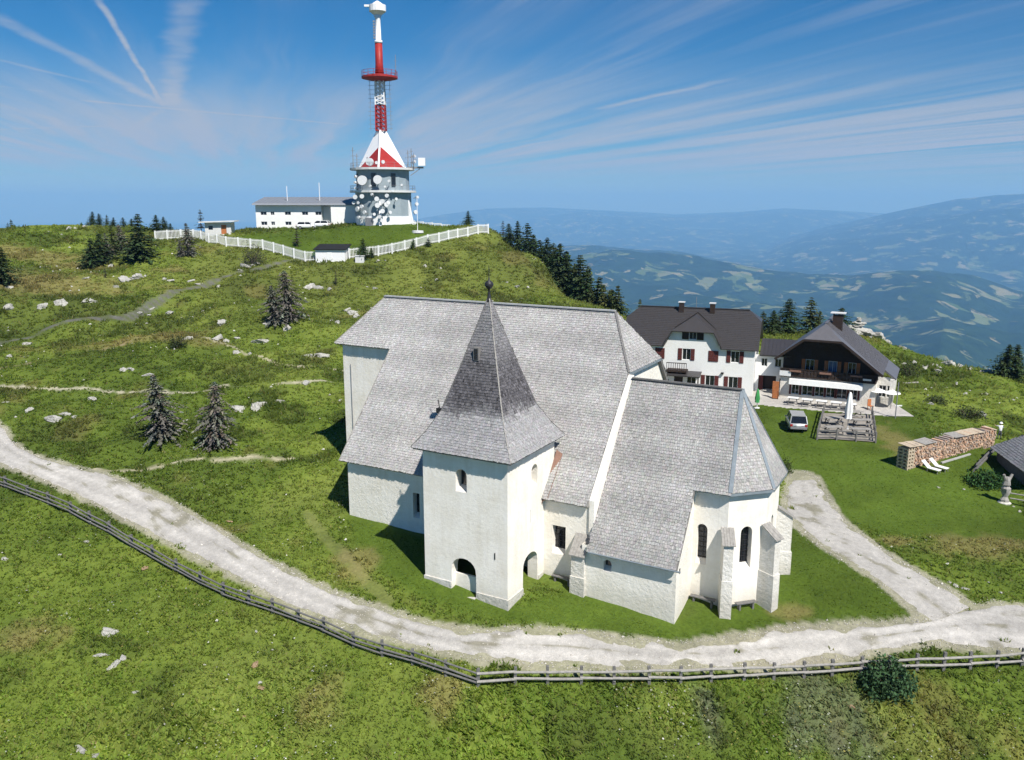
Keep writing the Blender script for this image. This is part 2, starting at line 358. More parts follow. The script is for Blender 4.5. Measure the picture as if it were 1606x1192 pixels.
def panel(mb, O, X, N, outline, holes=(), depth=.4, m=0, mr=None):
    """flat wall with openings: O + x*X + z*up; N points outwards; every opening gets reveals 'depth' deep"""
    O, X, N = Vector(O), Vector(X), Vector(N); up = Vector((0, 0, 1)); bm = bmesh.new()
    for loop in [outline] + list(holes):
        vs = [bm.verts.new(O + X * a + up * b) for a, b in loop]
        for i in range(len(vs)): bm.edges.new((vs[i], vs[(i + 1) % len(vs)]))
    bmesh.ops.triangle_fill(bm, use_beauty=True, use_dissolve=False, edges=bm.edges[:], normal=N)
    bm.verts.index_update(); V = [v.co.copy() for v in bm.verts]; fs = []
    for f in bm.faces:
        ids = [v.index for v in f.verts]
        if (V[ids[1]] - V[ids[0]]).cross(V[ids[2]] - V[ids[0]]).dot(N) < 0: ids.reverse()
        fs.append(ids)
    mb.add(V, fs, m); bm.free()
    for loop in holes:
        c = sum(((O + X * a + up * b) for a, b in loop), Vector()) / len(loop)
        for i in range(len(loop)):
            p, q = [O + X * a + up * b for a, b in (loop[i], loop[(i + 1) % len(loop)])]
            f = [p, q, q - N * depth, p - N * depth]
            nn = (f[1] - f[0]).cross(f[2] - f[0])
            if nn.dot(c - (p + q) / 2) < 0: f.reverse()
            mb.add(f, [(0, 1, 2, 3)], m if mr is None else mr)

# ------------------------------------------------------------------ materials
def plaster(name, col, dirt=.5, rough=.9, stone=.0):
    m, g, b = newmat(name, rough, .15)
    tc = g.add('ShaderNodeTexCoord'); v = tc.outputs['Object']
    n1 = g.noise(v, .55, 6, .6); n2 = g.noise(v, 4., 6, .65); n3 = g.noise(v, 26., 3, .6)
    st = g.add('ShaderNodeMapping', {'Vector': v, 'Scale': (2.2, 2.2, .16)}); n4 = g.noise(st.outputs[0], 1., 5, .6)
    k = g.math('ADD', g.math('MULTIPLY', n1, .5), g.math('ADD', g.math('MULTIPLY', n2, .22), g.math('MULTIPLY', n4, .28)))
    lo = tuple(x * q for x, q in zip(col, (1 - .22 * dirt, 1 - .26 * dirt, 1 - .34 * dirt)))
    c = g.ramp(k, [(.30, lo), (.56, col)])
    # rain streaks and patched render
    sv = g.add('ShaderNodeMapping', {'Vector': v, 'Scale': (4.5, 4.5, .10)}); dr = g.smooth(g.noise(sv.outputs[0], 1., 4, .65), .56, .74)
    c = g.mix(g.math('MULTIPLY', dr, .30 * dirt), c, (*[x * .70 for x in col], 1))
    pt = g.smooth(g.noise(v, .9, 2, .4, .6), .60, .63); c = g.mix(g.math('MULTIPLY', pt, .16 * dirt), c, (col[0] * .80, col[1] * .80, col[2] * .82, 1))
    # grime rising from the ground, spotty
    sep = g.add('ShaderNodeSeparateXYZ', {0: v}); h = g.math('ADD', sep.outputs[2], g.math('MULTIPLY', n2, -1.6))
    gr = g.math('MULTIPLY', g.smooth(h, .9, -.5), .6 * dirt)
    c = g.mix(gr, c, (*[x * .62 for x in (col[0], col[1] * .98, col[2] * .92)], 1))
    g.set(b.inputs['Base Color'], c)
    hgt = g.math('ADD', g.math('MULTIPLY', n3, .5), g.math('MULTIPLY', n2, 1. + stone * 2))
    bn = g.add('ShaderNodeBump', {'Strength': .35 + .4 * stone, 'Distance': .05, 'Height': hgt}); g.set(b.inputs['Normal'], bn.outputs[0])
    return m
M = {}
M['plaster'] = plaster('aged_cream_plaster', (.90, .862, .79), .85, stone=.15)
M['plaster_rough'] = plaster('rough_stone_plaster', (.86, .825, .75), .75, stone=.45)
M['white'] = plaster('white_house_plaster', (.82, .82, .80), .3)
M['stonebase'] = plaster('whitewashed_stone', (.72, .70, .65), .9, stone=1.)
M['shingle'] = vcol_mat('weathered_wood_shingle', .85, .2, .28, 9., bump=.2)
M['roofdeck'] = simple('roof_boards', (.20, .19, .18), .2, 3)
M['lead'] = simple('blue_grey_flashing', (.20, .235, .26), .2, 3, .5, .5)
M['paleflash'] = simple('pale_zinc_strip', (.42, .42, .41), .2, 3, .5, .5)
M['brownflash'] = simple('brown_board', (.23, .13, .095), .3, 4)
M['iron'] = simple('dark_iron', (.025, .024, .026), .3, 8, .5, .4)
M['glass'] = simple('dark_window_glass', (.012, .014, .018), .3, 2, .08, .6)
M['door'] = simple('old_grey_door_boards', (.09, .075, .06), .35, 7)
M['tile'] = simple('dark_brown_roof_metal', (.046, .042, .042), .18, 2.5, .42, .5, .2)
M['tile_grey'] = simple('grey_violet_roof_metal', (.115, .112, .12), .15, 2., .45, .5, .2)
M['darkwood'] = simple('dark_stained_timber', (.036, .024, .019), .35, 4)
M['redwood'] = simple('red_brown_shutter', (.105, .028, .024), .25, 6)
M['orange'] = simple('orange_brown_wood', (.42, .15, .055), .3, 5)
M['greywood'] = simple('weathered_grey_timber', (.30, .285, .26), .35, 5, bump=.3)
M['greywood_dark'] = simple('dark_weathered_timber', (.15, .145, .14), .35, 5, bump=.3)
M['concrete'] = simple('pale_concrete', (.60, .605, .60), .12, 1.2)
M['drum_grey_and_shade'] = simple('blue_grey_cladding_and_shade', (.28, .335, .365), .12, 1.2, .6)  # upper drum cladding; on the lower drum, gallery shade put into the colour
M['tvwhite'] = simple('white_paint', (.82, .82, .82), .06, 1.5, .5)
M['dish'] = simple('dish_white', (.66, .67, .68), .12, 2.5, .5)
M['tvred'] = simple('signal_red_paint', (.34, .028, .024), .25, 1.5, .5)
M['steel'] = simple('galvanised_steel', (.22, .225, .24), .2, 3, .45, .5)
M['greymetal'] = simple('grey_sheet_roof', (.21, .225, .25), .12, 1., .5)
M['white_paint'] = simple('white_fence_paint', (.80, .81, .80), .08, 3)
M['cloth_white'] = simple('white_canvas', (.80, .80, .78), .08, 3)
M['green_cloth'] = simple('green_canvas', (.055, .30, .09), .15, 3)
M['silver'] = simple('silver_car_paint', (.50, .51, .51), .06, 2, .3, .5, 0, .3)
M['carwhite'] = simple('white_car_paint', (.80, .80, .80), .04, 2, .3, .5)
M['rubber'] = simple('black_rubber', (.018, .018, .018), .2, 8)
M['redlamp'] = simple('red_lamp_glass', (.35, .02, .02), .1, 4, .2, .5)
M['blueglass'] = simple('blue_curtained_glass', (.05, .12, .25), .2, 3, .15, .5)
M['rock'] = None
M['palelog'] = simple('pale_split_wood', (.46, .38, .28), .35, 5)
M['logs'] = vcol_mat('split_firewood', .9, .15, .25, 20)
M['skin'] = simple('skin', (.5, .32, .24), .1, 8); M['shirt'] = simple('white_shirt', (.8, .8, .8), .08, 8); M['trousers'] = simple('grey_trousers', (.10, .10, .12), .2, 8)
def rock_mat():
    m, g, b = newmat('pale_limestone', .9, .2)
    tc = g.add('ShaderNodeTexCoord'); v = tc.outputs['Object']; oi = g.add('ShaderNodeObjectInfo')
    vv = g.add('ShaderNodeVectorMath', {0: v, 1: g.math('MULTIPLY', oi.outputs['Random'], 50.)}, operation='ADD').outputs[0]
    n1 = g.noise(vv, 1.6, 6, .65); n2 = g.noise(vv, 7., 5, .65)
    c = g.ramp(g.math('ADD', g.math('MULTIPLY', n1, .5), g.math('MULTIPLY', n2, .5)), [(.34, (.17, .165, .145)), (.5, (.40, .39, .355)), (.66, (.62, .61, .57))])
    geo = g.add('ShaderNodeNewGeometry'); up = g.add('ShaderNodeSeparateXYZ', {0: geo.outputs['Normal']}).outputs[2]
    moss = g.math('MULTIPLY', g.smooth(n1, .55, .68), .5)
    c = g.mix(moss, c, (.13, .14, .07, 1))
    g.set(b.inputs['Base Color'], c)
    bn = g.add('ShaderNodeBump', {'Strength': .7, 'Distance': .12, 'Height': n2}); g.set(b.inputs['Normal'], bn.outputs[0]); return m
M['rock'] = rock_mat()
M['foliage'] = vcol_mat('conifer_needles', .8, .2, 0, trans=.12)
M['grassblade'] = vcol_mat('grass_blades', .7, .25, 0, trans=.5)
M['bark'] = simple('conifer_bark', (.085, .065, .05), .35, 8, bump=.4)

# ------------------------------------------------------------------ ground colour (what grows there), shared by the turf and the blades
DRY_SPOTS = [((60, 445), 16, 5), ((40, 400), 14, 4), ((270, 425), 4, 2), ((250, 535), 9, 1.5), ((120, 415), 9, 3), ((590, 690), 2, 1), ((50, 1000), 2.2, 1.6), ((560, 880), 2.2, 1.6), ((690, 1095), 2.0, 1.1), ((500, 1100), 1.6, 1.2), ((1240, 960), 1.6, .7), ((1400, 690), 2.4, 5), ((1530, 860), 5, 1.6), ((1410, 850), 2, .8)]
GREY_SPOTS = [((1290, 1100), 2.4, 2.6), ((1245, 1130), 1.2, 1.6), ((1310, 1160), 1.2, 2), ((1350, 1130), 1.4, 2.0), ((1110, 1120), 1., 1.2)]
LIME_SPOTS = [((1420, 1150), 2.4, 2.4), ((510, 1130), 1.4, 1.8), ((1040, 1130), 2, 2), ((600, 760), 5, 3), ((360, 1080), 4, 3), ((480, 780), 5, 3), ((450, 1060), 3, 2)]
def spots(x, y, lst):
    o = np.zeros(x.shape)
    for (p, rx, ry) in lst:
        c = base_pt(*p); d = np.hypot((x - c[0]) / rx, (y - c[1]) / (ry * 1.6)); o = np.maximum(o, sstep(d + (fbm(x, y, 1.3, 3, 31) - .5) * 1.1, 1.1, .35))
    return o
TRACKS = [  # (picture points, half width m)
    ([(-20, 536), (60, 522), (130, 508), (200, 494), (250, 470), (300, 450), (350, 433), (410, 422), (455, 410), (480, 409)], 1.05, (.13, .126, .118)),
    ([(-20, 604), (60, 607), (130, 612), (220, 616), (290, 617), (360, 612), (430, 606), (500, 603), (535, 602)], .32, (.44, .40, .31)),
    ([(150, 735), (220, 730), (300, 729), (380, 729), (450, 724), (480, 720)], .3, (.40, .36, .26)),
    ([(295, 525), (350, 537), (390, 552), (430, 568), (480, 575), (540, 577)], .26, (.38, .34, .25)),
    ([(-10, 572), (80, 560), (170, 545), (240, 530), (300, 522)], .3, (.24, .19, .12)),
    ([(480, 800), (520, 850), (570, 905), (610, 945)], .5, (.25, .20, .12))]
TRK = [([tuple(base_pt(*p)[:2]) for p in t], w, c) for t, w, c in TRACKS]
def heath(x, y):
    """clumps of dwarf shrubs in the rough pasture"""
    return np.maximum(sstep(fbm(x, y, 6.5, 4, 71), .545, .64) * sstep(y, 55, 80), sstep(fbm(x, y, 3.0, 4, 73), .60, .70) * .6 * sstep(y, 62, 45))
def gcol(x, y):
    """diffuse colour of the vegetation at x, y"""
    n1 = fbm(x, y, 14, 4, 21); n2 = fbm(x, y, 3.5, 4, 22); n3 = fbm(x, y, .9, 3, 23, .6)
    k = np.clip(.52 + (n1 - .5) * 1.7 + (n2 - .5) * .85 + (n3 - .5) * .4, 0, 1)[..., None]
    dk, md, lt = np.array([.060, .092, .015]), np.array([.106, .150, .023]), np.array([.155, .196, .036])
    c = np.where(k < .5, dk + (md - dk) * k * 2, md + (lt - md) * (k * 2 - 1))
    far = sstep(y, 85, 150)[..., None] * .28 * sstep(fbm(x, y, 22, 3, 40), .35, .6)[..., None]
    c = c * (1 - far) + far * np.array([.135, .118, .045])
    dr = sstep(fbm(x, y, 6, 4, 25), .64, .78)[..., None] * .4
    c = c * (1 - dr) + dr * np.array([.16, .125, .05])
    hm = heath(x, y)[..., None]; c = c * (1 - hm * .5) + hm * .5 * np.array([.046, .062, .017])
    lawn = np.maximum.reduce([polydist(x, y, LAWN_CH, 1.4), polydist(x, y, LAWN_R, 2.0), polydist(x, y, LAWN_TV, 4)])[..., None]
    lc = np.array([.068, .106, .014]) * (.72 + .62 * n2[..., None]) * (.8 + .4 * n1[..., None]); lc = lc * np.array([1, 1, 1]) + (n3[..., None] - .5) * .02 * np.array([1, 1, .2])
    c = c * (1 - lawn) + lc * lawn
    for lst, q, s in ((DRY_SPOTS, (.22, .175, .075), .55), (GREY_SPOTS, (.135, .12, .13), .32), (LIME_SPOTS, (.15, .185, .040), .55)):
        w = spots(x, y, lst)[..., None] * s; c = c * (1 - w) + w * np.array(q)
    return np.clip(c, .008, 1)
def gravelmask(x, y):
    d1 = polydist(x, y, ROADPOLY, .8); d2 = polydist(x, y, PATHPOLY, .8)
    w = np.maximum(d1, d2); return sstep(w + (fbm(x, y, 1.0, 3, 33) - .5) * .9, .35, .8)

# ------------------------------------------------------------------ near ground (one sheet) and the land beyond
def build_ground():
    r = np.geomspace(17, 330, 400); az = np.radians(np.linspace(-58, 58, 820)); RR, AA = np.meshgrid(r, az, indexing='ij')
    x, y = RR * np.sin(AA), RR * np.cos(AA); z = gz(x.ravel(), y.ravel()).reshape(x.shape)
    nr, na = x.shape; c = gcol(x.ravel(), y.ravel()); X, Y = x.ravel(), y.ravel()
    gm = gravelmask(X, Y)[:, None] * .7
    gc = np.array([.36, .33, .26]) * (.65 + .6 * fbm(X, Y, .8, 3, 44)[:, None]); c = c * (1 - gm) + gc * gm
    for pts, w, tc in TRK:
        d = seg_dist(X, Y, pts); f = sstep(d + (fbm(X, Y, 1.2, 3, 50) - .5) * w * (1.6 if w < .8 else .6), w * 1.25, w * .6)[:, None]
        if w > .8:
            mid = sstep(np.abs(d), .1, .35)[:, None]; f = f * (.35 + .65 * mid)
        c = c * (1 - f * (.85 if w != .5 else .2)) + f * (.85 if w != .5 else .2) * np.array(tc) * (.7 + .6 * fbm(X, Y, .7, 2, 51)[:, None])
    i = np.arange(nr * na).reshape(nr, na); q = np.stack([i[:-1, :-1], i[:-1, 1:], i[1:, 1:], i[1:, :-1]], -1).reshape(-1, 4)
    me = np_mesh('ground', np.stack([X, Y, z.ravel()], 1), q[:, ::-1], c, True)
    m = vcol_mat('alpine_turf', .95, .1, .22, 4.5, bump=.6)
    o = link('ground', me, m); tag(o, 'grassy mountain-top ground with hummocks and mown lawns', kind='structure')
build_ground()

def gravel_mat():
    m, g, b = newmat('pale_limestone_gravel', .95, .1)
    tc = g.add('ShaderNodeTexCoord'); v = tc.outputs['Object']
    a = g.add('ShaderNodeAttribute', attribute_name='Col')
    n = g.noise(v, 2.4, 6, .7); n2 = g.noise(v, 14., 4, .7)
    f = g.math('ADD', g.smooth(n, .3, .7, .84, 1.10), g.smooth(n2, .25, .75, -.16, .16))
    c = g.mix(1., a.outputs['Color'], g.add('ShaderNodeCombineColor', {0: f, 1: f, 2: f}).outputs[0], 'MULTIPLY')
    g.set(b.inputs['Base Color'], c)
    bn = g.add('ShaderNodeBump', {'Strength': .6, 'Distance': .06, 'Height': n2}); g.set(b.inputs['Normal'], bn.outputs[0]); return m
M['gravel'] = gravel_mat()
def strip(name, A, B, label, m=22, ruts=True, fade0=0, seed=60):
    n = len(A); t = np.linspace(-.06, 1.06, m)
    S = np.linspace(0, 1, n)[:, None]; P = A[:, None, :] * (1 - t[None, :, None]) + B[:, None, :] * t[None, :, None]
    x, y = P[..., 0], P[..., 1]; z = gz(x.ravel(), y.ravel()).reshape(x.shape)
    edge = np.minimum(t, 1 - t)[None, :] * np.hypot(*(A - B).T)[:, None]       # metres from the edge
    rag = edge - .48 + (fbm(x, y, 1.5, 4, seed) - .5) * 1.25
    lift = np.where(rag > 0, .03, .03 + np.maximum(rag, -.5) * .5)
    if fade0: lift = lift - .25 * sstep(S * n, fade0, 0) * (fbm(x, y, .9, 3, seed + 3) + .3)
    col = np.array([.465, .445, .41])[None, None] * (.80 + .38 * fbm(x, y, 2.2, 4, seed + 1))[..., None]
    # worn wheel lines are paler, the crown and the edges carry some earth and thin grass
    w = np.clip(t, 0, 1)[None, :] + (fbm(S * 90 + 0 * x, 0 * x + 3, 6, 2, seed + 5) - .5) * .16
    rut = np.exp(-((w - .27) / .10) ** 2) + np.exp(-((w - .70) / .10) ** 2)
    col = col * (.88 + .18 * rut[..., None] * (1 if ruts else .3))
    gr = sstep(fbm(x, y, 1.6, 4, seed + 7) + np.exp(-((w - .48) / .05) ** 2) * .20 - np.clip(edge, 0, .6) * .12, .56, .72)[..., None] * .6
    col = col * (1 - gr) + gr * np.array([.14, .13, .06])
    i = np.arange(n * m).reshape(n, m); q = np.stack([i[:-1, :-1], i[:-1, 1:], i[1:, 1:], i[1:, :-1]], -1).reshape(-1, 4)
    me = np_mesh(name, np.stack([x.ravel(), y.ravel(), (z + lift).ravel()], 1), q, col.reshape(-1, 3), True)
    bm = bmesh.new(); bm.from_mesh(me); bmesh.ops.recalc_face_normals(bm, faces=bm.faces[:])
    if sum(f.normal.z for f in bm.faces) < 0: bmesh.ops.reverse_faces(bm, faces=bm.faces[:])
    bm.to_mesh(me); bm.free()
    tag(link(name, me, M['gravel']), label, kind='structure')
strip('road', RU, RL, 'pale gravel road curving past the church', 26)
strip('path', PL, PR, 'pale gravel path from the road junction to behind the apse', 16, False, 14, 80)
def build_yard():
    x, y = np.meshgrid(np.linspace(13, 45.3, 90), np.linspace(91, 104, 45), indexing='ij')
    z = gz(x.ravel(), y.ravel()).reshape(x.shape)
    front = np.interp(x, [13, 30, 33, 43.8, 46.5], [100.0, 96.3, 94.6, 90.5, 89.5])
    keep = (y - front) + (fbm(x, y, .9, 2, 70) - .5) * .3
    z = z + np.where(keep > 0, .05, -.35)
    i = np.arange(x.size).reshape(x.shape); q = np.stack([i[:-1, :-1], i[1:, :-1], i[1:, 1:], i[:-1, 1:]], -1).reshape(-1, 4)
    c = np.array([.44, .42, .39]) * (.8 + .35 * fbm(x.ravel(), y.ravel(), 1.4, 3, 71))[:, None]
    tag(link('forecourt', np_mesh('forecourt', np.stack([x.ravel(), y.ravel(), z.ravel()], 1), q, c, True), M['gravel']), 'pale paved forecourt along the guesthouse and chalet', kind='structure')
build_yard()

def build_far():
    az = np.concatenate([np.radians(np.linspace(-180, -46, 50)), np.radians(np.linspace(-45, 45, 560)), np.radians(np.linspace(46, 180, 50))])
    r = np.concatenate([[0.01], np.geomspace(60, 300, 14)[:-1], np.geomspace(300, 62000, 330)])
    RR, AA = np.meshgrid(r, az, indexing='ij'); x, y = RR * np.sin(AA), RR * np.cos(AA)
    lr = np.log(np.maximum(RR, 60)); px = 803 + FPX * np.tan(np.clip(AA, -1.2, 1.2)) / _c
    ang = lambda py: -(py - 320.5) / FPX * 1.03      # elevation tangent of a picture row, near the horizon
    floor = np.interp(lr, np.log([60, 300, 900, 2500, 4500, 7000, 14000, 30000, 62000]), [-14, -95, -380, -820, -1010, -1060, -1110, -1150, -1180])
    z = floor + 0
    def ridge(r0, xs, ys, s_in, s_out, amp, sc, seed):
        nonlocal z
        top = CAM_H + r0 * ang(np.interp(px, xs, ys)); t = lr - math.log(r0)
        wob = (fbm(x, y, sc, 4, seed) - .5) * .35; tt = t + wob * np.exp(-(t / .5) ** 2) * (t < 0)
        prof = np.where(tt < 0, np.exp(-(tt / s_in) ** 2), np.exp(-(tt / s_out) ** 2))
        h = floor + (top - floor) * prof + (fbm(x, y, sc * .6, 5, seed + 3) - .5) * amp * prof * np.minimum(1, np.abs(t) * 6 + .12)
        z = np.maximum(z, h)
    ridge(6500, [700, 900, 1000, 1100, 1250, 1400, 1500, 1606, 1800], [520, 500, 470, 455, 470, 492, 470, 490, 500], .30, .2, 300, 1500, 4)
    ridge(9500, [700, 880, 960, 1020, 1090, 1150, 1200, 1280, 1340, 1420, 1480, 1540, 1606, 1750], [420, 400, 388, 392, 395, 402, 412, 420, 422, 412, 412, 420, 436, 440], .36, .16, 340, 2100, 9)
    ridge(13500, [600, 860, 930, 980, 1030, 1100, 1200, 1300, 1606], [400, 386, 381, 386, 389, 398, 414, 425, 440], .2, .15, 300, 2400, 13)
    ridge(24000, [1150, 1230, 1300, 1360, 1420, 1500, 1560, 1606, 1750, 1900], [400, 372, 352, 340, 327, 314, 309, 307, 312, 330], .34, .25, 260, 3800, 17)
    ridge(36000, [300, 600, 700, 760, 860, 960, 1060, 1150, 1230, 1320, 1420, 1606], [360, 352, 335, 327, 325, 330, 336, 332, 326, 330, 334, 330], .25, .3, 300, 5200, 22)
    z = z + (fbm(x, y, 700, 5, 30) - .5) * 130 * sstep(RR, 1500, 5000) * sstep(RR, 30000, 9000)
    i = np.arange(x.size).reshape(x.shape); q = np.stack([i[:-1, :-1], i[:-1, 1:], i[1:, 1:], i[1:, :-1]], -1).reshape(-1, 4)
    me = np_mesh('terrain', np.stack([x.ravel(), y.ravel(), z.ravel()], 1), q[:, ::-1], None, True)
    m, g, b = newmat('forest_and_fields', .95, .05)
    tc = g.add('ShaderNodeTexCoord'); v = tc.outputs['Object']
    w = g.add('ShaderNodeTexNoise', {'Vector': v, 'Scale': .0011, 'Detail': 4.}); wv = g.add('ShaderNodeVectorMath', {0: w.outputs['Color'], 1: (700, 700, 0)}, operation='MULTIPLY').outputs[0]
    vv = g.add('ShaderNodeVectorMath', {0: v, 1: wv}, operation='ADD').outputs[0]
    flat = g.add('ShaderNodeMapping', {'Vector': vv, 'Scale': (1, .75, 0)}).outputs[0]
    vo = g.add('ShaderNodeTexVoronoi', {'Vector': flat, 'Scale': .0090}); cid = g.add('ShaderNodeSeparateColor', {0: vo.outputs['Color']})
    ma = g.noise(flat, .0019, 5, .62); mb = g.noise(flat, .0035, 4, .6)
    clear = g.math('ADD', g.math('MULTIPLY', ma, 1.0), g.math('ADD', g.math('MULTIPLY', cid.outputs[0], .20), g.math('MULTIPLY', mb, .16)))
    clear = g.smooth(clear, .745, .79)
    forest = g.ramp(g.noise(v, .006, 4, .6), [(.3, (.009, .024, .009)), (.7, (.022, .048, .016))])
    field = g.ramp(cid.outputs[1], [(0, (.06, .10, .03)), (.45, (.13, .16, .065)), (.8, (.22, .20, .115)), (1, (.07, .12, .035))])
    g.set(b.inputs['Base Color'], g.mix(clear, forest, field))
    bn = g.add('ShaderNodeBump', {'Strength': .5, 'Distance': 30., 'Height': g.noise(v, .012, 4, .6)}); g.set(b.inputs['Normal'], bn.outputs[0])
    tag(link('terrain', me, m), 'far wooded hills, farmed valley and mountains below the summit', kind='structure')
build_far()

# ------------------------------------------------------------------ shingled roofs
def shingles(planes, course=.235, wid=.17, base=(.335, .33, .325), seed=1, dark=None):
    """real overlapping shingles on roof planes (lists of 3-D points); returns verts, quads, colours"""
    rg = np.random.default_rng(seed); VV, CC = [], []
    for poly in planes:
        P = np.array(poly, float); n = np.zeros(3)
        for i in range(len(P)): n += np.cross(P[i], P[(i + 1) % len(P)])
        n /= np.linalg.norm(n); n = n if n[2] > 0 else -n
        e = np.cross([0, 0, 1.], n); e /= np.linalg.norm(e); s = np.cross(n, e)
        o = P[P[:, 2].argmin()]; A = (P - o) @ e; S = (P - o) @ s; poly2 = np.stack([A, S], 1)
        rows = np.arange(S.min() - .02, S.max(), course)
        for k, s0 in enumerate(rows):
            w = rg.uniform(wid * .65, wid * 1.4, int((A.max() - A.min()) / wid) + 6); a1 = A.min() - rg.uniform(0, wid) + np.cumsum(w); a0 = a1 - w
            mid = (a0 + a1) / 2; ok = inpoly(mid, np.full_like(mid, s0 + course * .5), poly2) | inpoly(mid, np.full_like(mid, s0 + course * .95), poly2)
            a0, a1 = a0[ok] + .006, a1[ok] - .006
            if not len(a0): continue
            m = len(a0); lo = s0 + rg.normal(0, .014, m); hi = np.minimum(s0 + course * 1.25, S.max()); tl = .032 + rg.random(m) * .018; tu = .008
            sk = rg.normal(0, .006, m)
            def pt(a, ss, h): return o + a[:, None] * e + np.broadcast_to(ss, a.shape)[:, None] * s + np.broadcast_to(h, a.shape)[:, None] * n
            V = np.stack([pt(a0, lo + sk, tl), pt(a1, lo - sk, tl), pt(a1, hi, tu), pt(a0, hi, tu), pt(a0, lo + sk, -.01), pt(a1, lo - sk, -.01)], 1)
            VV.append(V)
            pc = pt((a0 + a1) / 2, lo, 0)
            t = rg.normal(1, .085, m) * (1 + .16 * np.sin(k * 12.9898 + 4.) * .5) * (.93 + .14 * fbm(pc[:, 0] + pc[:, 2], pc[:, 1] + pc[:, 2] * .7, 2.4, 3, seed)) * (.86 + .28 * fbm(pc[:, 0] * 1.0, pc[:, 2] * .22 + pc[:, 1] * .1, 2.2, 3, seed + 9))
            c = np.array(base)[None] * np.clip(t, .45, 1.6)[:, None]
            c = c * (1 + rg.normal(0, .02, (m, 3)))
            if dark:
                f = dark(pc, rg)[:, None]; c = c * (1 - f) + f * np.array([.105, .10, .106]) * np.clip(rg.normal(1, .26, m), .45, 2.2)[:, None]
            CC.append(np.repeat(c[:, None, :], 6, 1))
    V = np.concatenate(VV); C = np.concatenate(CC); n = len(V); b = (np.arange(n) * 6)[:, None]
    F = np.concatenate([b + np.array([[0, 1, 2, 3]]), b + np.array([[4, 5, 1, 0]])], 1).reshape(-1, 4)
    return V.reshape(-1, 3), F, np.clip(C.reshape(-1, 3), .02, .9)
def roof_part(name, root, planes, th=.2, course=.235, wid=.17, seed=1, dark=None, base=(.335, .33, .325)):
    mb = MB()
    for p in planes: mb.slab(p, th)
    o = mb.build(name, M['roofdeck'], root)
    V, F, C = shingles(planes, course, wid, base, seed, dark)
    tag(link('shingle', np_mesh('shingle', V, F, C), M['shingle'], o), 'weathered grey wooden shingles', kind='stuff')
    return o

# ------------------------------------------------------------------ the church
CH = thing('church', CO, -TH, 'old cream church with grey shingled roofs, square tower and pointed spire', 'church')
def window_part(root, O, X, N, outline, depth, bars=(2, 4), sill=True, name='window', mat='glass'):
    """glass with glazing bars set back in an opening"""
    O, X, N = Vector(O), Vector(X), Vector(N); up = Vector((0, 0, 1)); xs = [a for a, _ in outline]; zs = [b for _, b in outline]
    x0, x1, z0, z1 = min(xs), max(xs), min(zs), max(zs)
    mb = MB(); mb.add([O + X * a + up * b - N * depth for a, b in outline], [tuple(range(len(outline)))])
    w = mb.build(name, M[mat], root)
    if bars:
        f = MB(); d = -N * (depth - .03)
        for i in range(1, bars[0]): a = x0 + (x1 - x0) * i / bars[0]; f.beam(O + X * a + up * z0 + d, O + X * a + up * (z1 - .03) + d, .035, .035)
        for i in range(1, bars[1]): b = z0 + (z1 - z0) * i / bars[1]; f.beam(O + X * x0 + up * b + d, O + X * x1 + up * b + d, .03, .03)
        f.build('glazing_bars', M['iron'] if mat == 'glass' else M['white_paint'], w)
    if sill:
        sm = MB(); p, q = O + X * x0, O + X * x1
        sm.add([p + up * (z0 + .004), q + up * (z0 + .004), q - N * (depth - .02) + up * (z0 + .30), p - N * (depth - .02) + up * (z0 + .30)], [(0, 1, 2, 3)])
        sm.build('sill', M['stonebase'], w, fixn=False)
    return w
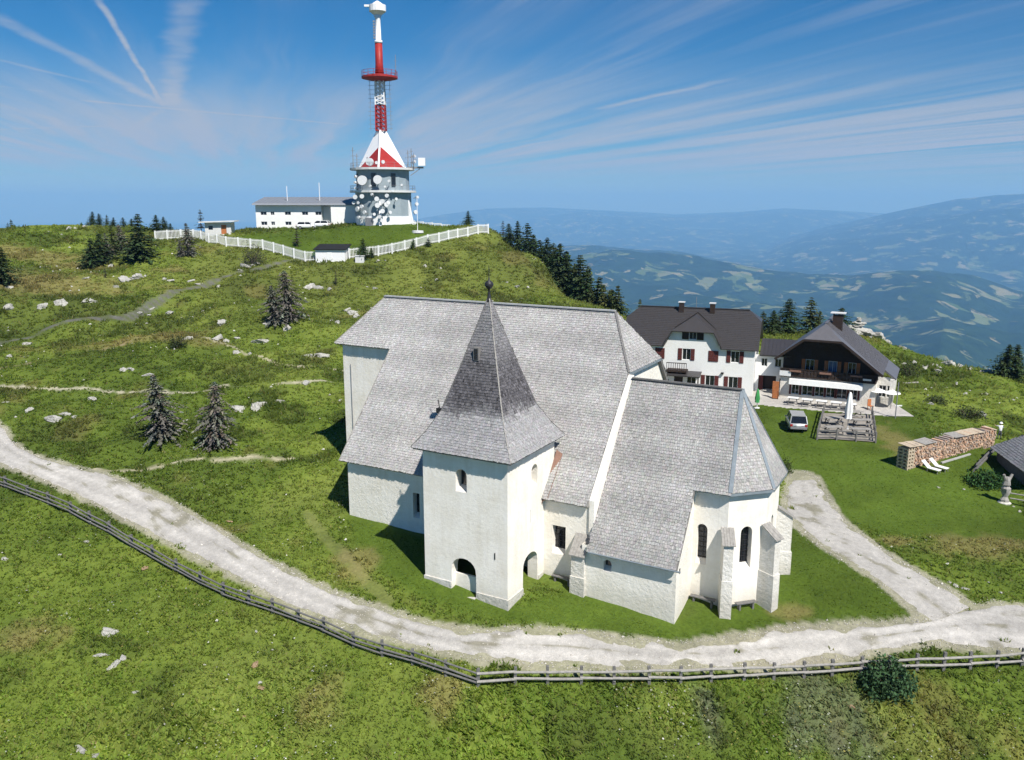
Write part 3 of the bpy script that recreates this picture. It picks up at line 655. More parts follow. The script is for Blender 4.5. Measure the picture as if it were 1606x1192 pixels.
def build_church():
    X, Y, UP = (1, 0, 0), (0, 1, 0), (0, 0, 1); S, Ee = (0, -1, 0), (1, 0, 0)
    # --- tower walls
    wa, pa = arch(-3.9, -3.05, 7.55, 8.72, 9.12), arch(-4.33, -2.40, .1, 1.95, 2.92, 10, .6)
    wb, pb = arch(3.25, 4.12, 7.48, 8.55, 8.98), arch(2.1, 4.2, -.6, 1.95, 2.85, 10, .8)
    mb = MB()
    panel(mb, (0, 0, 0), X, S, rect(-6.5, 0, -2, 10.3), [wa, pa], .75)
    panel(mb, (0, 0, 0), Y, Ee, rect(0, 6.66, -2, 10.3), [wb, pb], .75)
    panel(mb, (-6.5, 0, 0), Y, (-1, 0, 0), rect(0, 6.66, -2, 10.3))
    panel(mb, (0, 6.66, 0), X, (0, 1, 0), rect(-6.5, 0, -2, 10.3))
    mb.build('tower_wall', M['plaster'], CH, fixn=False)
    # small wall slits
    sm = MB(); sm.box((-.95, -.015, 3.6), (.07, .03, .45)); sm.build('wall_slit', M['iron'], CH)
    sm = MB(); sm.box((.012, 3.1, 5.5), (.024, .10, .95)); sm.build('wall_slit', M['stonebase'], CH)
    # plinth
    for lo, hi in (((-6.57, -.07, -2), (-4.36, .02, 1.05)), ((-2.37, -.07, -2), (-.021, .02, .75)), ((-.02, -.075, -2), (.075, 2.05, .72)), ((-.02, 4.25, -2), (.075, 5.0, .75))):
        p = MB(); p.b2(lo, hi); p.build('plinth', M['stonebase'], CH)
    window_part(CH, (0, 0, 0), X, S, wa, .7, None); window_part(CH, (0, 0, 0), Y, Ee, wb, .7, None)
    d = MB(); d.b2((-4.33, .45, -.5), (-2.40, .62, 1.55)); d.build('parapet', M['plaster'], CH)
    d = MB(); d.b2((-4.34, -.25, -.5), (-2.39, .45, .34)); d.build('door_step', M['stonebase'], CH)
    d = MB(); d.b2((-.62, 2.08, -.6), (-.5, 3.0, 2.5)); dd = d.build('door', M['door'], CH)
    h = MB(); h.box((-.47, 2.9, 1.0), (.05, .05, .2)); h.build('handle', M['iron'], dd)
    d = MB(); d.b2((-.5, 2.1, -.8), (.55, 4.2, -.25)); d.build('door_step', M['stonebase'], CH)
    fl = MB(); fl.b2((-6.4, .75, -.6), (-.75, 6.5, .0)); fl.build('porch_floor', M['stonebase'], CH)
    # --- spire
    cx, cy_ = -3.25, 3.33
    rings = [(10.24, 3.80, 3.88), (11.25, 3.08, 3.12), (12.6, 2.34, 2.34), (15.3, 1.46, 1.46), (17.8, .70, .70), (19.93, .07, .07)]
    planes = []
    for (z0, a0, b0), (z1, a1, b1) in zip(rings[:-1], rings[1:]):
        c0 = [(cx - a0, cy_ - b0, z0), (cx + a0, cy_ - b0, z0), (cx + a0, cy_ + b0, z0), (cx - a0, cy_ + b0, z0)]
        c1 = [(cx - a1, cy_ - b1, z1), (cx + a1, cy_ - b1, z1), (cx + a1, cy_ + b1, z1), (cx - a1, cy_ + b1, z1)]
        for i in range(4): planes.append([c0[i], c0[(i + 1) % 4], c1[(i + 1) % 4], c1[i]])
    def dk(pc, rg):
        h = pc[:, 2] + rg.normal(0, .16, len(pc)) + (fbm(pc[:, 0] + pc[:, 1], pc[:, 2], 1.2, 2, 77) - .5) * .8
        return sstep(h, 12.0, 13.2) * (1 - .45 * sstep(h, 14.5, 18))
    sp = roof_part('spire', CH, planes, .12, .19, .14, 5, dk, base=(.335, .33, .33))
    sf = MB(); sf.b2((cx - 3.7, cy_ - 3.78, 10.10), (cx + 3.7, cy_ + 3.78, 10.20)); sf.build('soffit', M['roofdeck'], CH)
    for i, (sx, sy) in enumerate(((1, -1), (-1, -1), (1, 1), (-1, 1))):
        hp = MB()
        for (z0, a0, b0), (z1, a1, b1) in zip(rings[:-1], rings[1:]):
            hp.beam((cx + sx * a0, cy_ + sy * b0, z0 + .04), (cx + sx * a1, cy_ + sy * b1, z1 + .04), .08 if z0 > 12 else .05, .05)
        hp.build('hip_strip', M['greywood'] if i == 0 else M['greywood_dark'], sp)
    f = MB(); f.lathe((cx, cy_, 0), [(.20, 19.5), (.13, 20.0), (.07, 20.35), (.07, 20.55), (.22, 20.68), (.31, 20.85), (.24, 21.02), (.06, 21.15), (.03, 21.35)], 14)
    fo = f.build('finial', M['iron'], sp, True)
    f = MB(); f.tube((cx, cy_, 21.3), (cx, cy_, 22.1), .025); f.build('rod', M['iron'], fo)
    hz = 16.35; hw = 1.46 + (.70 - 1.46) * (hz - 15.3) / 2.5
    ht = MB(); ht.b2((cx - .42, cy_ - hw - .22, hz - .35), (cx - .02, cy_ - hw + .5, hz + .5)); ho = ht.build('hatch', M['roofdeck'], sp)
    ht = MB(); ht.b2((cx - .36, cy_ - hw - .235, hz - .30), (cx - .08, cy_ - hw - .22, hz + .42)); ht.build('hatch_opening', M['iron'], ho)
    lp = MB(); lp.box((cx - 2.75, cy_ - 1.9, 12.45), (.45, .3, .32)); lp.tube((cx - 2.75, cy_ - 1.9, 12.4), (cx - 2.9, cy_ - 1.9, 13.2), .03); lp.build('loudspeaker', M['iron'], sp)
    # --- nave
    rv, rz = 15.216, 18.07; hv, hz_ = 11.72, 14.12; lv, lz = 4.74, 6.24; W0, W1, E1 = -24.02, -17.88, 3.43; fv = 2 * rv
    planes = [[(-20.87, rv, rz), (.85, rv, rz), (E1, hv, hz_), (E1, lv, lz), (W1, lv, lz), (W1, hv, hz_), (W0, hv, hz_)],
              [(-20.87, rv, rz), (.85, rv, rz), (E1, fv - hv, hz_), (E1, fv - lv, lz), (W1, fv - lv, lz), (W1, fv - hv, hz_), (W0, fv - hv, hz_)],
              [(.85, rv, rz), (E1, hv, hz_), (E1, fv - hv, hz_)], [(-20.87, rv, rz), (W0, hv, hz_), (W0, fv - hv, hz_)]]
    nr = roof_part('nave_roof', CH, planes, .2, .21, .145, 2, base=(.375, .366, .352))
    rc = MB(); rc.beam((-20.95, rv - .06, rz + .02), (.9, rv - .06, rz + .02), .34, .10); rc.build('ridge_cap', M['paleflash'], nr)
    hs = MB(); hs.beam((.85, rv, rz + .03), (E1, hv, hz_ + .03), .16, .07); hs.build('hip_strip', M['greywood_dark'], nr)
    hs = MB(); hs.beam((-20.87, rv, rz + .03), (W0, hv, hz_ + .03), .12, .06); hs.build('hip_strip', M['greywood'], nr)
    for (a, b) in (((E1 + .02, hv, hz_ - .06), (E1 + .02, lv, lz - .06)), ((W1 - .02, hv, hz_ - .06), (W1 - .02, lv, lz - .06))):
        v = MB(); v.beam(a, b, .05, .2); v.build('verge_board', M['greywood'], nr)
    fb = MB(); fb.beam((E1, hv - .02, hz_ - .12), (E1, fv - hv, hz_ - .12), .06, .2); fb.build('fascia', M['lead'], nr)
    g = MB(); a0 = 5.0; zz = lambda v: lz + (v - lv) * (rz - lz) / (rv - lv)
    g.add([(.02, 4.75, zz(4.75) - .3), (.5, 4.75, zz(4.75) + .09), (.5, 7.0, zz(7.0) + .09), (.02, 7.0, zz(7.0) + .34)], [(0, 1, 2, 3)])
    g.add([(.02, 4.75, zz(4.75) - .3), (.02, 7.0, zz(7.0) + .34), (.02, 7.0, zz(7.0)), (.02, 4.75, zz(4.75) - .5)], [(0, 1, 2, 3)])
    g.build('flashing', M['brownflash'], nr)
    pp = MB(); zt = lambda v: zz(v) + .10
    pp.prism([(3.47, 5.0, -2), (3.47, 11.75, -2), (3.47, 11.75, zt(11.75) - .25), (3.47, 11.5, zt(11.5)), (3.47, 5.0, zt(5.0))], (.36, 0, 0)); pp.build('gable_parapet', M['plaster'], CH)
    wn = rect(.66, 1.68, 2.2, 4.3); wl = rect(-11.15, -10.55, 2.6, 4.6)
    mb = MB()
    panel(mb, (0, 5.15, 0), X, S, rect(-17.43, 3.46, -2, 6.35), [wn, wl], .55)
    panel(mb, (-17.43, 0, 0), Y, (-1, 0, 0), [(5.15, -2), (12.2, -2), (12.2, 14.2), (5.15, 6.35)])
    panel(mb, (3.15, 0, 0), Y, Ee, [(5.15, -2), (fv - 5.15, -2), (fv - 5.15, 6.4), (fv - 11.85, 14.0), (11.85, 14.0), (5.15, 6.4)])
    panel(mb, (0, fv - 5.15, 0), X, (0, 1, 0), rect(-17.43, 3.55, -2, 6.35))
    panel(mb, (-17.43, 0, 0), Y, (-1, 0, 0), [(fv - 12.2, -2), (fv - 5.15, -2), (fv - 5.15, 6.35), (fv - 12.2, 14.2)])
    mb.build('nave_wall', M['plaster_rough'], CH, fixn=False)
    mb = MB()
    panel(mb, (0, 12.15, 0), X, S, rect(-23.45, -17.43, -1, 14.0)); panel(mb, (-23.45, 0, 0), Y, (-1, 0, 0), rect(12.15, fv - 12.15, -1, 14.0)); panel(mb, (0, fv - 12.15, 0), X, (0, 1, 0), rect(-23.45, -17.43, -1, 14.0))
    mb.build('west_wall', M['plaster'], CH, fixn=False)
    lr_ = MB(); lr_.tube((-22.6, 12.10, 12.3), (-22.6, 12.10, 1.), .03); lr_.build('lightning_wire', M['steel'], CH)
    window_part(CH, (0, 5.15, 0), X, S, wn, .5, (3, 5)); window_part(CH, (0, 5.15, 0), X, S, wl, .5, (2, 4))
    # --- choir, sacristy and apse
    cr, cz = 11.41, 13.845; ev, ez = 7.14, 7.96; sv, sz = 3.9, 3.49; c0, c1, c2 = 3.84, 11.67, 10.0
    A2, A3, A4, A5 = (12.29, 7.14, ez), (14.54, 9.36, ez), (14.54, 13.46, ez), (12.29, 15.68, ez); R_ = (c1, cr, cz)
    planes = [[(c0, cr, cz), R_, A2, (c2, ev, ez), (c2, sv, sz), (c0, sv, sz)], [R_, A2, A3], [R_, A3, A4], [R_, A4, A5], [(c0, cr, cz), R_, A5, (c0, 15.68, ez)]]
    cro = roof_part('choir_roof', CH, planes, .18, .215, .155, 3, base=(.34, .332, .318))
    rc = MB(); rc.beam((c0, cr - .05, cz + .03), (c1, cr - .05, cz + .03), .26, .09); rc.build('ridge_cap', M['greywood_dark'], cro)
    for q, mt, w in ((A2, 'lead', .26), (A3, 'lead', .24), (A4, 'lead', .2), (A5, 'lead', .2)):
        h = MB(); h.beam((c1, cr, cz + .06), (q[0], q[1], q[2] + .05), w, .05); h.build('hip_strip', M[mt], cro)
    for a, b in (((c2, ev), A2[:2]), (A2[:2], A3[:2]), (A3[:2], A4[:2]), (A4[:2], A5[:2])):
        h = MB(); h.beam((*a, ez - .12), (*b, ez - .12), .05, .17); h.build('fascia', M['lead'], cro)
    gt = MB(); gt.tube((c0 + .1, sv - .04, sz - .05), (c2 + .25, sv - .04, sz - .07), .06, n=10); gt.build('gutter', M['lead'], cro)
    ws = arch(4.88, 5.45, 2.15, 2.72, 3.0)
    mb = MB(); panel(mb, (0, 4.3, 0), X, S, rect(3.3, 9.86, -2.5, 3.75), [ws], .45)
    panel(mb, (9.86, 0, 0), Y, Ee, [(4.3, -2.5), (7.54, -2.5), (7.54, 8.2), (4.3, 3.75)]); panel(mb, (3.3, 0, 0), Y, (-1, 0, 0), rect(4.3, 5.2, -2, 3.75))
    mb.build('sacristy_wall', M['plaster_rough'], CH, fixn=False)
    window_part(CH, (0, 4.3, 0), X, S, ws, .4, None)
    vt = MB(); vt.box((9.875, 4.95, 3.0), (.03, .16, .34)); vt.build('wall_vent', M['iron'], CH)
    W2, W3, W4, W5 = (12.13, 7.54), (14.14, 9.53), (14.14, 13.29), (12.13, 15.28)
    mb = MB(); w1 = arch(.27, .97, 2.6, 5.05, 5.42); L2 = math.hypot(W3[0] - W2[0], W3[1] - W2[1]); X2 = ((W3[0] - W2[0]) / L2, (W3[1] - W2[1]) / L2, 0); N2 = (X2[1], -X2[0], 0)
    w2 = arch(L2 / 2 - .42, L2 / 2 + .42, 2.45, 5.0, 5.42)
    panel(mb, (9.86, 7.54, 0), X, S, rect(0, 2.27, -2, 7.85), [w1], .5); panel(mb, (*W2, 0), X2, N2, rect(0, L2, -2, 7.85), [w2], .5)
    w3 = arch(1.5, 2.3, 2.45, 5.0, 5.42)
    panel(mb, (*W3, 0), Y, Ee, rect(0, W4[1] - W3[1], -2, 7.85), [w3], .5)
    X4 = ((W5[0] - W4[0]) / L2, (W5[1] - W4[1]) / L2, 0); panel(mb, (*W4, 0), X4, (X4[1], -X4[0], 0), rect(0, L2, -2, 7.85))
    panel(mb, (3.55, 15.28, 0), X, (0, 1, 0), rect(0, 8.58, -2, 7.85))
    mb.build('apse_wall', M['plaster'], CH, fixn=False)
    window_part(CH, (9.86, 7.54, 0), X, S, w1, .45, (2, 8)); window_part(CH, (*W2, 0), X2, N2, w2, .45, (2, 8)); window_part(CH, (*W3, 0), Y, Ee, w3, .45, (2, 8))
    def buttress(c, dr, w, dep, hf, hb, ofs=0):
        """stepped pier leaning on a corner, sloping boarded cap"""
        d = Vector((dr[0], dr[1], 0)).normalized(); s = Vector((-d.y, d.x, 0)); c = Vector((c[0], c[1], 0))
        mb = MB()
        def sec(t0, t1, z0, z1a, z1b, hw): mb.hexa([c + d * t0 - s * hw + Vector((0, 0, z0)), c + d * t1 - s * hw + Vector((0, 0, z0)), c + d * t1 + s * hw + Vector((0, 0, z0)), c + d * t0 + s * hw + Vector((0, 0, z0)),
                                                    c + d * t0 - s * hw + Vector((0, 0, z1a)), c + d * t1 - s * hw + Vector((0, 0, z1b)), c + d * t1 + s * hw + Vector((0, 0, z1b)), c + d * t0 + s * hw + Vector((0, 0, z1a))])
        sec(-.3, dep + .08, -2, hf * .48, hf * .48 - .08, w / 2 + .05); sec(-.3, dep, hf * .48 - .1, hb, hf, w / 2)
        b = mb.build('buttress', M['stonebase'], CH)
        nb = 5
        for k in range(nb):
            a0 = -w / 2 - .12 + (w + .24) * k / nb; a1 = a0 + (w + .24) / nb - .012; t0, t1 = -.02, dep + .18; sl = (hf - hb) / (dep + .3)
            za, zb = hb + sl * (t0 + .3) + .02 + .012 * (k % 2), hb + sl * (t1 + .3) + .02 + .012 * (k % 2)
            q = MB(); pts = [c + d * t0 + s * a0, c + d * t1 + s * a0, c + d * t1 + s * a1, c + d * t0 + s * a1]
            q.hexa([p + Vector((0, 0, z)) for p, z in zip(pts, (za, zb, zb, za))] + [p + Vector((0, 0, z + .06)) for p, z in zip(pts, (za, zb, zb, za))])
            q.build('cap_board', M['greywood'], b)
    buttress(W2, (.38, -.92), .62, .98, 4.75, 5.6); buttress(W3, (.92, -.38), .62, .98, 4.75, 5.6); buttress(W4, (.92, .38), .62, .98, 4.75, 5.6)
    buttress((3.08, 5.15), (0, -1), .95, 1.05, 3.05, 4.3)
build_church()
def bench(p, q, label):
    """plank bench standing along the foot of the church wall, ends p, q in church coordinates"""
    a, b = cw(*p), cw(*q); L = math.hypot(*(b - a)[:2]); rz = math.atan2(b[1] - a[1], b[0] - a[0]); m = (a + b) / 2; z = gz1(m[0], m[1])
    t = thing('bench', (m[0], m[1], z), rz, label, 'bench', 'benches at the foot of the church')
    s = MB(); s.box((0, 0, .43), (L, .36, .06)); s.build('seat', M['greywood_dark'], t)
    for k in (-1, 1): l = MB(); l.box((k * (L / 2 - .25), 0, .1), (.12, .28, .6)); l.build('leg', M['greywood_dark'], t)
bench((10.0, 7.2), (11.7, 7.2), 'low plank bench under the left apse window')
bench((12.9, 7.75), (13.95, 8.8), 'low plank bench between the two apse buttresses')
bench((.9, 4.75), (2.45, 4.75), 'low plank bench beside the tower under the barred nave window')

# ------------------------------------------------------------------ white guesthouse, link building and chalet
def rect_window(root, O, X, N, x0, x1, z0, z1, depth=.12, shutter=None, closed=False, sm='redwood', bars=(2, 2), name='window', mat='glass'):
    """framed window in a wall opening; shutters leaf by leaf, open beside it or closed over it"""
    O, X, N = Vector(O), Vector(X), Vector(N); up = Vector((0, 0, 1))
    g = MB(); g.add([O + X * a + up * b - N * depth for a, b in rect(x0, x1, z0, z1)], [(0, 1, 2, 3)]); w = g.build(name, M[mat], root, fixn=False)
    f = MB(); d = -N * (depth - .025)
    for a in np.linspace(x0 + .03, x1 - .03, bars[0] + 1): f.beam(O + X * a + up * z0 + d, O + X * a + up * z1 + d, .035, .04)
    for b in (z0 + .02, z1 - .02): f.beam(O + X * x0 + up * b + d, O + X * x1 + up * b + d, .04, .04)
    f.build('frame', M['white_paint'], w)
    if shutter:
        wd = (x1 - x0) / 2 if closed else shutter
        for k in (0, 1):
            a0 = (x0 + k * wd if closed else (x0 - wd - .03 if k == 0 else x1 + .03))
            s = MB(); s.hexa([O + X * a + up * b + N * c for c in (.02, .07) for a, b in rect(a0 + .01, a0 + wd - .01, z0 - .02, z1 + .02)])
            so_ = s.build('shutter', M[sm], w)
            t = MB()
            for b in np.linspace(z0 + .12, z1 - .12, 5): t.beam(O + X * (a0 + .06) + up * b + N * .08, O + X * (a0 + wd - .06) + up * b + N * .08, .02, .05)
            tag(t.build('louvre', M[sm], so_), kind='stuff')
    return w
def ribs(root, plane, n, mat, w=.04, h=.05, name='roof_seam'):
    """standing seams running down a four-sided roof plane (eave a, eave b, top b, top a)"""
    a, b, c, d = [Vector(p) for p in plane]
    mb = MB()
    for i in range(1, n): t = i / n; mb.beam(a.lerp(b, t) + Vector((0, 0, .02)), d.lerp(c, t) + Vector((0, 0, .02)), w, h)
    tag(mb.build(name, M[mat], root), kind='stuff')
def build_guesthouse():
    gx, gy = 29.5, 99.7; gz0 = 2.9; G = thing('guesthouse', (gx, gy, gz0), R(-19.2), 'white two-storey guesthouse with dark brown hipped roof and red-brown shutters', 'guesthouse')
    L, D, e, rh = 16., 9.4, 6.1, 9.9; X, S = (1, 0, 0), (0, -1, 0)
    wins = [(-11.5, 4.1, 5.4, .6, 'c'), (-8.2, 4.1, 5.5, .5, 'o'), (-4.9, 4.1, 5.4, .6, 'c'), (-2.3, 4.1, 5.5, .5, 'o'), (-11.9, .8, 2.2, .6, 'c'), (-14.2, .8, 2.2, .55, 'o'), (-14.2, 4.1, 5.4, .55, 'o'),
            (-5.2, .9, 2.3, .55, 'o'), (-2.4, .9, 2.3, .55, 'o')]
    holes = [rect(c - w, c + w, z0, z1) for c, z0, z1, w, _ in wins]; dw = rect(-7.95, -7.05, 6.7, 7.75); door = rect(-9.6, -8.5, -.02, 2.2); pd = rect(-8.0, -6.9, .5, 2.2)
    mb = MB(); out = [(-L, -1), (0, -1), (0, e), (-4.35, e), (-5.1, 7.85), (-9.95, 7.85), (-10.75, e), (-L, e)]
    panel(mb, (0, 0, 0), X, S, out, holes + [dw, door, pd], .16)
    gab = [(0, -1), (D, -1), (D, e), (D / 2 + 1.5, 8.6), (D / 2 - 1.5, 8.6), (0, e)]
    panel(mb, (0, 0, 0), (0, 1, 0), (1, 0, 0), gab); panel(mb, (-L, 0, 0), (0, 1, 0), (-1, 0, 0), gab); panel(mb, (0, D, 0), X, (0, 1, 0), rect(-L, 0, -1, e))
    mb.build('wall', M['white'], G, fixn=False)
    for c, z0, z1, w, k in wins: rect_window(G, (0, 0, 0), X, S, c - w, c + w, z0, z1, .14, .5, k == 'c')
    rect_window(G, (0, 0, 0), X, S, -7.95, -7.05, 6.7, 7.75, .14, .85, False, 'darkwood')
    rect_window(G, (0, 0, 0), X, S, -8.0, -6.9, .5, 2.2, .14)
    d = MB(); d.b2((-9.6, .12, 0), (-8.5, .16, 2.2)); d.build('door', M['darkwood'], G)
    o = .55; sl = (rh - e) / (D / 2); ez = e - sl * o; hy = 1.55; hz = rh - sl * hy; m = D / 2; xl, xr = -L - .45, .45; rl, rr = -L + 1.1, -1.1
    dx = -7.5
    P = {'front': [(xl, -o, ez), (dx - 3.45, -o, ez), (dx - 2.5, 2.02, e + 2.02 * sl), (dx, 4.15, e + 4.15 * sl), (dx + 2.5, 2.02, e + 2.02 * sl), (dx + 3.45, -o, ez), (xr, -o, ez), (xr, m - hy, hz), (rr, m, rh), (rl, m, rh), (xl, m - hy, hz)], 'back': [(xl, D + o, ez), (xr, D + o, ez), (xr, m + hy, hz), (rr, m, rh), (rl, m, rh), (xl, m + hy, hz)],
         'r': [(xr, m - hy, hz), (xr, m + hy, hz), (rr, m, rh)], 'l': [(xl, m - hy, hz), (xl, m + hy, hz), (rl, m, rh)]}
    rb = MB()
    for p in P.values(): rb.slab([(a, b, c + .16) for a, b, c in p], .16)
    ro = rb.build('roof', M['tile'], G)
    # tile courses: low steps across the slope
    st = MB()
    for i in range(1, 22):
        t = i / 22.; y = -o + (m + o) * t; z = ez + (rh - ez) * t + .17
        x0, x1 = (xl, xr) if y < m - hy else (xl + (rl - xl) * (y - m + hy) / hy, xr + (rr - xr) * (y - m + hy) / hy); 
        g_ = 0 if y > 4.15 else (2.5 * (4.15 - y) / 2.13 if y > 2.02 else 2.5 + .95 * (2.02 - y) / 2.57)
        for a_, b_ in (((x0, x1),) if not g_ else ((x0, dx - g_), (dx + g_, x1))): st.beam((a_, y, z), (b_, y, z), .05, .025)
    tag(st.build('tile_course', M['tile'], ro), kind='stuff')
    rc = MB(); rc.beam((rl, m, rh + .2), (rr, m, rh + .2), .3, .1); rc.build('ridge_cap', M['tile'], ro)
    # dormer gable
    dm = MB(); A, B, Cc, Dd = (dx - 2.6, -.7, 7.75), (dx + 2.6, -.7, 7.75), (dx, 1.3, 9.5), (dx, m, 9.5)
    dm.slab([A, B, Cc], .14); bk = 3.2
    for s in (-1, 1):
        dm.slab([(dx + s * 2.6, -.7, 7.75), (dx, 1.3, 9.5), (dx, m, 9.5), (dx + s * 2.6, 2.6, 7.75)], .14)
        dm.slab([(dx + s * 2.6, -.7, 7.75), (dx + s * 2.6, 2.6, 7.75), (dx + s * 3.6, .5, 5.95), (dx + s * 3.6, -.62, 5.95)], .14)
    do = dm.build('dormer_roof', M['tile'], G)
    for cx_, nm in ((-9.6, 0), (-5.7, 1)):
        c = MB(); c.box((cx_, m - .4, rh + .2), (.62, .6, 1.3)); co = c.build('chimney', M['darkwood'], ro); c = MB(); c.box((cx_, m - .4, rh + .91), (.8, .78, .12)); c.build('chimney_cap', M['concrete'], co)
    mt = MB(); mt.tube((-7.8, m, rh), (-7.8, m, rh + 1.6), .03); mt.build('roof_mast', M['steel'], ro)
    # balcony over the entrance
    b = MB(); b.b2((-10.4, -1.6, 2.75), (-7.9, 0, 2.95)); bo = b.build('balcony', M['darkwood'], G)
    for k in range(10): q = MB(); q.box((-10.35 + k * .267, -1.56, 3.4), (.06, .05, .95)); q.build('baluster', M['darkwood'], bo)
    q = MB(); q.beam((-10.4, -1.56, 3.9), (-7.9, -1.56, 3.9), .09, .09); q.build('handrail', M['darkwood'], bo)
    p = MB(); p.slab([(-11.0, -2.2, 2.45), (-6.2, -2.2, 2.45), (-6.2, -.02, 2.72), (-11., -.02, 2.72)], .12); p.build('porch_roof', M['tile'], G)
    for x in (-10.8, -6.4): q = MB(); q.tube((x, -2.0, -.5), (x, -2.0, 2.4), .08); q.build('porch_post', M['darkwood'], G)
    lp = MB(); lp.box((-3.7, -.15, 2.7), (.3, .3, .22)); lp.build('wall_lamp', M['iron'], G)
    # link building
    K = thing('link_building', (gx, gy, gz0), R(-19.2), 'low white link building with dark doorway between guesthouse and chalet', 'building')
    mb = MB(); w = [rect(.75, 1.45, 3.5, 4.5), rect(2.35, 3.1, 3.5, 4.5), rect(.5, 2.6, -.02, 2.35), rect(3.0, 3.6, .9, 2.1)]
    panel(mb, (0, 2.0, 0), X, S, rect(.03, 4.6, -1, 4.95), w, .18); mb.build('wall', M['white'], K, fixn=False)
    for r_ in (w[0], w[1], w[3]): rect_window(K, (0, 2.0, 0), X, S, r_[0][0], r_[1][0], r_[0][1], r_[2][1], .15)
    d = MB(); d.b2((.5, 2.3, 0), (1.05, 2.4, 2.35)); d.build('door', M['redwood'], K); d = MB(); d.b2((1.05, 2.75, 0), (2.6, 2.85, 2.35)); d.build('door', M['darkwood'], K)
    s = MB(); s.slab([(.5, 1.5, 5.0), (5.2, 1.5, 5.0), (5.2, 6.5, 6.3), (.5, 6.5, 6.3)], .16); so_ = s.build('roof', M['tile'], K); ribs(so_, [(.5, 1.5, 5.0), (5.2, 1.5, 5.0), (5.2, 6.5, 6.3), (.5, 6.5, 6.3)], 10, 'tile')
build_guesthouse()

